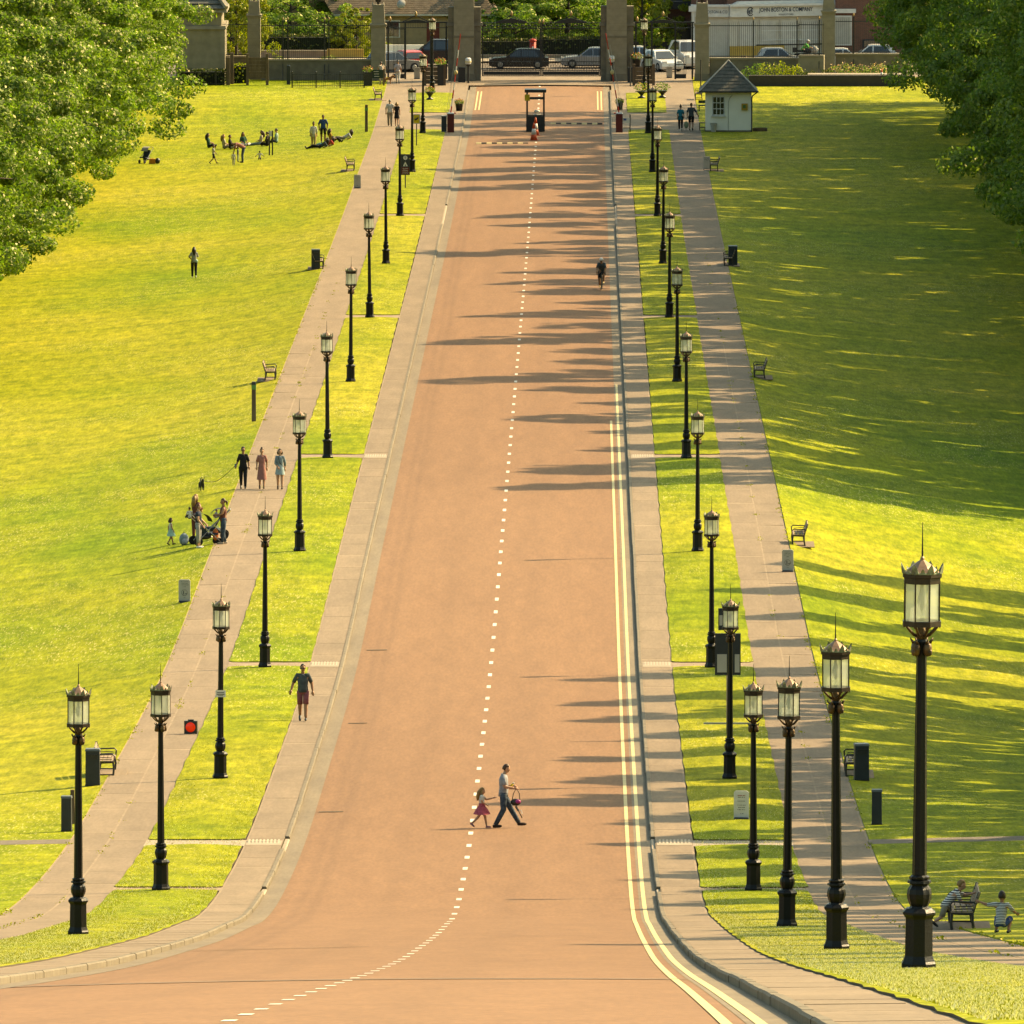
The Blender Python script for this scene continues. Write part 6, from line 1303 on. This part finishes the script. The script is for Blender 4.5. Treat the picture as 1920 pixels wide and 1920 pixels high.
def pushchair(label, loc, rz, hood, acc, s=1.):
    t = T('pushchair', label, 'pushchair', loc, rz); t.scale = (s, s, s)
    for x, y, r_ in ((-.28, -.35, .15), (.28, -.35, .15), (-.2, .42, .12), (.2, .42, .12)):
        o = MB().lathe([(r_ * .7, -.025), (r_, -.02), (r_, .02), (r_ * .7, .025)], 16).obj('wheel', [TYRE], t); o.location = (x, y, r_); o.rotation_euler = (0, R(90), 0); MB().lathe([(r_ * .68, -.012), (.02, -.02), (.02, .02), (r_ * .68, .012)], 8).obj('hub', [RIM], o)
    mb = MB()
    for x in (-.26, .26): mb.tube([(x, -.35, .15), (x, .0, .5), (x, .42, .13)], .016, 6); mb.tube([(x, .25, .28), (x, -.1, .6), (x, -.55, 1.02)], .016, 6)
    mb.tube([(-.26, -.55, 1.02), (.26, -.55, 1.02)], .018, 6); mb.obj('frame', [RIM], t)
    MB().add([(-.23, .35, .42), (.23, .35, .42), (.23, .0, .4), (-.23, .0, .4), (-.23, -.22, .85), (.23, -.22, .85), (-.23, -.26, .8), (.23, -.26, .8), (-.23, .0, .33), (.23, .0, .33), (-.23, .35, .35), (.23, .35, .35)], [(0, 1, 2, 3), (3, 2, 5, 4), (4, 5, 7, 6), (6, 7, 9, 8), (8, 9, 11, 10), (10, 11, 1, 0), (0, 3, 8, 10), (3, 4, 6, 8), (1, 11, 9, 2), (2, 9, 7, 5)]).obj('seat', [C['navy']], t)
    mb = MB(); n = 7
    for i in range(n):
        a_ = R(10 + 110 * i / (n - 1)); mb.v += [(x * .25, -.2 + .36 * math.cos(a_) * 1.0, .72 + .34 * math.sin(a_)) for x in (-1, -.5, 0, .5, 1)]
    for i in range(n - 1):
        for k_ in range(4): mb.f.append((i * 5 + k_, i * 5 + k_ + 1, i * 5 + 6 + k_, i * 5 + 5 + k_)); mb.m.append(0)
    mb.obj('hood', [hood], t, True); MB().ball((0, -.08, .28), (.22, .28, .1), 10, 6).obj('basket', [BLACK], t, True)
    if acc: MB().ball((.1, .3, .35), (.13, .1, .2), 9, 7).obj('hanging_bag', [acc], t, True)
    return t
pushchair('dark pushchair with a colourful bag on the lawn edge', gp(386, 1022), LS + .35, C['black'], stripes('cloth_bright_stripes', (.5, .06, .03), (.5, .2, .03), 8), 1.15); pushchair('second dark pushchair behind, with bassinet', gp(402, 1010), math.pi / 2, C['navy'], None, 1.1)
t = T('rucksack', 'grey rucksack standing on the lawn behind the pushchair', 'bag', gp(345, 1022), .3); MB().ball((0, 0, .22), (.19, .15, .24), 10, 8).obj('sack', [C['ltden']], t, True); MB().ball((0, -.13, .15), (.13, .06, .12), 9, 6).obj('pocket', [C['greyT']], t, True); MB().tube([(-.05, 0, .44), (0, 0, .5), (.05, 0, .44)], .012, 5).obj('loop', [BLACK], t)
# cyclist
p = gp(1128, 543); t = T('bicycle', 'road bicycle ridden down the right lane', 'bicycle', p, BK - .05)
for y_ in (-.5, .5):
    o = MB().lathe([(.31, -.012), (.335, -.014), (.345, 0), (.335, .014), (.31, .012)], 24).obj('wheel', [TYRE], t); o.location = (0, y_, .345); o.rotation_euler = (0, R(90), 0)
    mb = MB(); [mb.tube([(0, 0, 0), (.31 * math.cos(a_), .31 * math.sin(a_), 0)], .003, 3) for a_ in [i * math.pi / 6 for i in range(12)]]; mb.obj('spokes', [RIM], o)
mb = MB(); mb.tube([(0, -.5, .345), (0, -.05, .3), (0, .42, .8), (0, -.15, .84), (0, -.05, .3)], .018, 6); mb.tube([(0, .5, .345), (0, .42, .85)], .018, 6); mb.tube([(0, -.5, .345), (0, -.15, .8)], .012, 6); mb.obj('frame', [BLACK], t); MB().tube([(-.21, .5, .8), (-.21, .55, .92), (-.2, .45, .95), (0, .42, .95), (.2, .45, .95), (.21, .55, .92), (.21, .5, .8)], .017, 6).obj('handlebar', [BLACK], t); MB().ball((0, -.18, .93), (.07, .13, .03)).obj('saddle', [BLACK], t, True)
person('cyclist in white helmet and dark jersey riding towards the camera', p, 1.78, BK - .05, dict(pel=(0, -.16, .98), bel=(0, -.03, 1.13), che=(0, .12, 1.27), nek=(0, .24, 1.38), hed=(0, .31, 1.52), shL=(-.16, .16, 1.34), elL=(-.21, .32, 1.13), wrL=(-.2, .44, .99), shR=(.16, .16, 1.34), elR=(.21, .32, 1.13), wrR=(.21, .44, .99), hiL=(-.09, -.12, .93), knL=(-.12, .22, .78), anL=(-.1, .1, .4), hiR=(.09, -.12, .93), knR=(.11, .12, .56), anR=(.1, -.04, .2), ft=(0, 1, -.1)), C['charcoal'], C['black'], ('dark', 'short'), 'tan', sleeve=.5, leg=.45, shoe=YELLOW, cap=WHT, glasses=True)
# on the left lawn
p = gp(364, 522); person('woman with long dark hair and black leggings crossing the left lawn', p, 1.7, 0.1, walk(.5, elL=(-.33, -.06, 1.2), wrL=(-.2, .08, 1.1), elR=(.27, .1, 1.2), wrR=(.2, .18, 1.25)), C['ltgrey'], C['black'], ('dark', 'long'), 'tan', sleeve=.5, fem=True, shoe=WHT, extra=lambda t, P: (MB().ball((.12, -.02, .98), (.1, .12, .1), 8, 6).obj('tied_jacket', [C['mint']], t, True)))
p = gp(273, 306); pushchair('pushchair with pale hood alone on the left lawn', p, 2.6, C['ltgrey'], None, 1.0); t = T('picnic_bag', 'orange and black bag beside the lone pushchair', 'bag', gp(289, 307), 0); MB().box((-.12, 0, .16), (.42, .3, .32), top=.9).obj('body', [M('bag_orange', (.55, .2, .02))], t); MB().ball((.22, 0, .18), (.17, .17, .2), 9, 7).obj('black_end', [BLACK], t, True)
blk = [(392, 277, 'seated woman in dark teal at the left end of the picnic', C['green'], C['black'], 'dark', 'long', LS), (421, 279, 'seated blonde woman in cream at the picnic', C['nude'], C['khaki'], 'blond', 'long', LS + .3), (433, 280, 'seated person in black at the picnic', C['black'], C['nude'], 'dark', 'short', LS), (457, 275, 'seated woman in bottle green jacket behind the bending man', C['green'], C['white'], 'brown', 'long', BK + .4), (488, 272, 'seated woman in peach top with legs stretched out at the picnic', C['nude'], C['ltden'], 'brown', 'long', math.pi / 2), (501, 274, 'seated man in dark clothes at the picnic', C['black'], C['black'], 'dark', 'short', math.pi / 2 - .3), (518, 268, 'seated person in mint T-shirt behind the twin posts', C['mint'], C['navy'], 'dark', 'short', math.pi / 2)]
for px, py, lab, tp, bt, hc, hs_, rz in blk: person(lab, gp(px, py), 1.72, rz, sit(-.06 if px != 488 else -.15, .36 if px != 488 else .1, **(dict(knL=(-.3, .3, .2), knR=(.3, .3, .2), anL=(.08, .4, .08), anR=(-.08, .34, .08)) if px != 488 else dict(anL=(-.1, .85, .05), anR=(.1, .9, .05)))), tp, bt, (hc, hs_), 'fair' if px in (421, 488) else 'tan', sleeve=.6, fem=hs_ == 'long', group='picnickers on the left lawn', tilt=True)
p = gp(400, 307); person('boy in white shirt and black shorts striding across the picnic lawn', p, 1.2, LS + .2, walk(1.2, elL=(-.25, .1, 1.3), wrL=(-.12, .22, 1.48)), C['white'], C['black'], ('dark', 'short'), 'brown', sleeve=.4, leg=.45, child=True)
p = gp(438, 310); person('toddler in white kicking a ball near the bending man', p, .85, BK, walk(.5), C['white'], C['ltgrey'], ('dark', 'short'), 'brown', sleeve=.6, child=True)
p = gp(455, 305); person('man in pink T-shirt bending over a child on the picnic lawn', p, 1.78, math.pi / 2, stand(bel=(0, .12, 1.06), che=(0, .34, 1.15), nek=(0, .52, 1.2), hed=(0, .64, 1.16), shL=(-.18, .42, 1.2), elL=(-.2, .5, .92), wrL=(-.15, .55, .7), shR=(.18, .42, 1.2), elR=(.2, .5, .92), wrR=(.15, .55, .7), pel=(0, -.06, .95), hiL=(-.09, -.06, .9), hiR=(.09, -.06, .9)), C['pink'], C['denim'], ('dark', 'short'), 'brown', sleeve=.5)
p = gp(446, 303); person('small child in dark top held by the bending man', p, .95, LS, stand(), C['charcoal'], C['ltden'], ('dark', 'short'), 'brown', sleeve=.6, child=True)
p = gp(487, 300); person('child with arms spread kneeling on the lawn right of the picnic', p, .62 * 1.4, 0, stand(pel=(0, 0, .35), bel=(0, 0, .5), che=(0, 0, .72), nek=(0, 0, .9), hed=(0, .02, 1.07), shL=(-.18, 0, .84), elL=(-.36, 0, .68), wrL=(-.52, 0, .5), shR=(.18, 0, .84), elR=(.36, 0, .68), wrR=(.52, 0, .5), hiL=(-.09, 0, .32), knL=(-.12, .2, .1), anL=(-.12, -.15, .08), hiR=(.09, 0, .32), knR=(.12, .2, .1), anR=(.12, -.15, .08)), C['white'], C['black'], ('dark', 'short'), 'brown', sleeve=.7, child=True)
p = gp(588, 278); person('woman in white blouse and straw trousers walking on the lawn', p, 1.7, BK, walk(.4), C['white'], C['straw'], ('dark', 'bun'), 'brown', sleeve=.8, fem=True, toplen=1)
p = gp(606, 268); person('man in royal blue T-shirt and dark shorts standing behind the resting people', p, 1.85, BK, stand(elL=(-.27, -.02, 1.16), elR=(.27, -.02, 1.16)), C['royal'], C['black'], ('dark', 'short'), 'brown', sleeve=.5, leg=.45)
def lie(lab, px, py, rz, tp, bt, hair): person(lab, gp(px, py), 1.7, rz, dict(pel=(0, 0, .14), bel=(0, -.15, .2), che=(0, -.32, .3), nek=(0, -.45, .42), hed=(0, -.5, .56), shL=(-.18, -.36, .36), elL=(-.28, -.5, .12), wrL=(-.2, -.3, .06), shR=(.18, -.36, .36), elR=(.28, -.5, .12), wrR=(.2, -.3, .06), hiL=(-.09, .06, .13), knL=(-.1, .45, .22), anL=(-.1, .85, .07), hiR=(.09, .06, .13), knR=(.1, .46, .12), anR=(.1, .88, .07), ft=(0, .5, .8)), tp, bt, hair, 'tan', sleeve=.5, fem=True, group='people resting by the left path', tilt=True)
lie('person in red and teal lying on the slope below the man in blue', 611, 275, math.pi / 2 + .2, C['red'], C['teal'], ('dark', 'long')); lie('person in dark clothes stretched out beside the walking woman', 600, 278, math.pi / 2, C['charcoal'], C['black'], ('dark', 'long'))
person('seated person in mustard jacket on the lawn slope', gp(621, 268), 1.7, LS + .3, sit(-.05, .35), C['mustard'], C['black'], ('dark', 'long'), 'tan', sleeve=.9, fem=True, tilt=True); lie('woman in white leaning back with legs stretched on the lawn slope', 645, 262, math.pi / 2, C['white'], C['khaki'], ('dark', 'long'))
# strollers on the paths
p = gp(731, 237); person('man in white shirt and khaki trousers walking to the gates', p, 1.8, 0, walk(.5), C['white'], C['khaki'], ('grey', 'short'), sleeve=.5); p = gp(744, 237); person('blonde woman in short black dress walking to the gates', p, 1.62, 0, walk(.5, elL=(-.22, .1, 1.18), wrL=(-.1, .22, 1.2)), C['black'], None, ('blond', 'bob'), sleeve=.2, skirt=(.58, C['black'], .05), fem=True)
p = gp(716, 159); person('person in cream top beside the green map board', p, 1.7, .3, stand(bel=(0, .05, 1.08), che=(0, .12, 1.28), nek=(0, .18, 1.42), hed=(0, .24, 1.56), shL=(-.18, .14, 1.38), shR=(.18, .14, 1.38), elL=(-.24, .2, 1.12), wrL=(-.2, .35, .98), elR=(.24, .2, 1.12), wrR=(.2, .35, .98)), C['nude'], C['nude'], ('brown', 'short'), sleeve=.3); p = gp(746, 157); person('woman in lilac top and white trousers entering by the left footgate', p, 1.68, 0, walk(.7), C['lilac'], C['white'], ('dark', 'tail'), sleeve=.5, fem=True)
dog('brown dog beside the person in cream', gp(727, 158), LS, cloth('dog_tan', (.3, .14, .04), (.12, .06, .025)), 1.2)
p = gp(1276, 245); person('woman in bright blue T-shirt and black leggings on the right path', p, 1.7, 0, walk(.4), C['teal'], C['black'], ('brown', 'bun'), sleeve=.5, fem=True, toplen=1, shoe=WHT); p = gp(1296, 245); person('man in dark T-shirt and shorts carrying a carrier bag on the right path', p, 1.84, 0, walk(.4, elR=(.32, .02, 1.18), wrR=(.42, .06, .98)), C['charcoal'], C['black'], ('brown', 'short'), 'fair', sleeve=.5, leg=.46)
t = T('carrier_bag', 'pale green carrier bag in the man\'s left hand', 'bag', p + V3((-.33, .05, .38)), 0); MB().ball((0, 0, 0), (.16, .1, .24), 9, 8).obj('bag', [M('bag_green', (.3, .34, .2))], t, True); MB().tube([(-.06, 0, .2), (0, 0, .42), (.06, 0, .2)], .012, 4).obj('handle', [GREYP], t)
for px, lab, tp in ((1391, 'person in navy behind the white hut roof', C['navy']), (1397, 'person in pale top walking behind the one in navy', C['sky'])): person(lab, gp(px, 150), 1.75, LS, walk(.4), tp, C['black'], ('dark', 'short'), 'tan', sleeve=.5)
person('motorcyclist in green vest and white helmet', BIKE, 1.75, LS - R(8), dict(pel=(0, -.3, .92), bel=(0, -.2, 1.08), che=(0, -.04, 1.25), nek=(0, .04, 1.38), hed=(0, .1, 1.52), shL=(-.19, -.02, 1.32), elL=(-.3, .18, 1.12), wrL=(-.33, .4, 1.1), shR=(.19, -.02, 1.32), elR=(.3, .18, 1.12), wrR=(.33, .4, 1.1), hiL=(-.12, -.26, .88), knL=(-.2, .1, .72), anL=(-.2, -.08, .3), hiR=(.12, -.26, .88), knR=(.2, .1, .72), anR=(.2, -.08, .3), ft=(0, 1, 0)), M('cloth_hi_vis', (.1, .4, .06)), C['black'], ('dark', 'short'), sleeve=.6, cap=WHT)
# boys at the near bench
q = KB_
person('fair haired boy in striped T-shirt climbing on the near bench', q + V3((-.42, -.1, 0)), 1.3, LS + .1, dict(pel=(0, .1, .66), bel=(0, .2, .8), che=(0, .36, .96), nek=(0, .5, 1.08), hed=(0, .56, 1.22), shL=(-.17, .42, 1.04), elL=(-.2, .68, .92), wrL=(-.16, .92, .98), shR=(.17, .42, 1.02), elR=(.2, .52, .78), wrR=(.17, .72, .74), hiL=(-.09, .12, .64), knL=(-.1, .36, .52), anL=(-.1, .2, .5), hiR=(.09, .08, .62), knR=(.1, .0, .36), anR=(.1, -.22, .22), ft=(0, 1, 0), tlR=1), STR, C['khaki'], ('blond', 'short'), 'fair', sleeve=.4, leg=.5, child=True)
person('dark haired boy in striped T-shirt crouching right of the near bench', gp(1876, 1752), 1.25, -.25, dict(pel=(0, 0, .3), bel=(0, .06, .46), che=(0, .12, .68), nek=(0, .16, .86), hed=(0, .18, 1.02), shL=(-.18, .12, .8), elL=(-.42, .2, .78), wrL=(-.64, .28, .84), shR=(.18, .12, .8), elR=(.32, .2, .62), wrR=(.36, .32, .56), hiL=(-.1, .02, .28), knL=(-.16, .3, .42), anL=(-.14, .08, .1), hiR=(.1, .02, .28), knR=(.22, .28, .42), anR=(.2, .08, .1), ft=(.1, 1, 0)), STR2, C['royal'], ('dark', 'short'), 'tan', sleeve=.45, leg=.5, child=True)

# ------------------------------------------------------------------ near turf: grass blades and daisies
def scatter_tris(name, n, area, size, mat, tall, seed, label, edge=None):
    """short upright blades over verge and lawn strips"""
    rs = np.random.RandomState(seed); (x0, x1), (y0, y1) = area
    X = rs.uniform(x0, x1, n); u = rs.uniform(0, 1, n); Yy = y0 + (y1 - y0) * (1 - np.sqrt(1 - u))
    Zz = np.array([surf(a, b) for a, b in zip(X, Yy)]); dx = rs.normal(0, 1, n) * size; hh = tall * rs.uniform(.5, 1.3, n)
    V = np.stack([np.stack([X - size * .5, Yy, Zz - .01], 1), np.stack([X + size * .5, Yy, Zz - .01], 1), np.stack([X + dx, Yy + rs.normal(0, size, n), Zz + hh], 1)], 1).reshape(-1, 3)
    o = bpy.data.objects.new(name, npmesh(name, V, np.arange(n * 3).reshape(n, 3), mat)); COL.objects.link(o); return tag(o, label, None, None, 'stuff')
BLADE = leaf_mat('grass_blades', (.15, .175, .004), (.2, .205, .006), (.25, .23, .012), .4)
DAISY = leaf_mat('daisy_heads', (.45, .4, .24), (.6, .55, .38), (.7, .65, .5), .3)
for sgn in (-1, 1):
    a = (sgn * (VG0 + .04), sgn * (VG1 - .04)); a = (min(a), max(a))
    scatter_tris('grass_blades', 70000, (a, (104, 470)), .012, BLADE, .02, 5 + sgn, 'tufted short grass on the %s near verge' % ('left' if sgn < 0 else 'right'))
    scatter_tris('daisies', 60000 if sgn > 0 else 40000, (a, (104, 400)), .016, DAISY, .022, 15 + sgn, 'pale daisies and clover in the %s near verge' % ('left' if sgn < 0 else 'right'))
# weeds along the path edges
rs = np.random.RandomState(77)
for sgn in (-1, 1):
    cs = []
    for i in range(300):
        y_ = rs.uniform(150, 760); x_ = sgn * (PT1 - .02 + rs.normal(0, .05)) if rs.uniform() < .75 else sgn * (9.85 + rs.normal(0, .03)); z_ = base(x_, y_) + .1; k_ = rs.randint(5, 16)
        cs.append(np.array([x_, y_, z_ + .02]) + rs.normal(size=(k_, 3)) * np.array([.06, .22, .012]))
    Cc = np.concatenate(cs); V, F = leaf_cards(rs, Cc, np.tile(np.array([0, -.3, 1.0]), (len(Cc), 1)), .03)
    o = bpy.data.objects.new('weeds', npmesh('weeds', V, F, BLADE)); COL.objects.link(o); tag(o, 'small weeds and grass tufts in the %s path joints' % ('left' if sgn < 0 else 'right'), None, None, 'stuff')
# ------------------------------------------------------------------ turn waiting curves and skins into plain meshes
bpy.context.view_layer.update(); dg = bpy.context.evaluated_depsgraph_get()
done = []
for o, post in PEND: done.append((o, post, bpy.data.meshes.new_from_object(o.evaluated_get(dg))))
for o, post, me in done:
    if post:
        mb = MB(); mb.add([v.co for v in me.vertices], [tuple(p_.vertices) for p_ in me.polygons]); post[1](mb); mats = list(me.materials); me = mb.mesh(o.name, [mats[0], EYE, LIP], True)
    if o.type == 'FONT':
        n_ = bpy.data.objects.new(o.name + '_mesh', me); COL.objects.link(n_); n_.parent = o.parent; n_.location = o.location; n_.rotation_euler = o.rotation_euler; n_.scale = o.scale
        nm = o.name; bpy.data.objects.remove(o); n_.name = nm
    else: o.modifiers.clear(); o.data = me
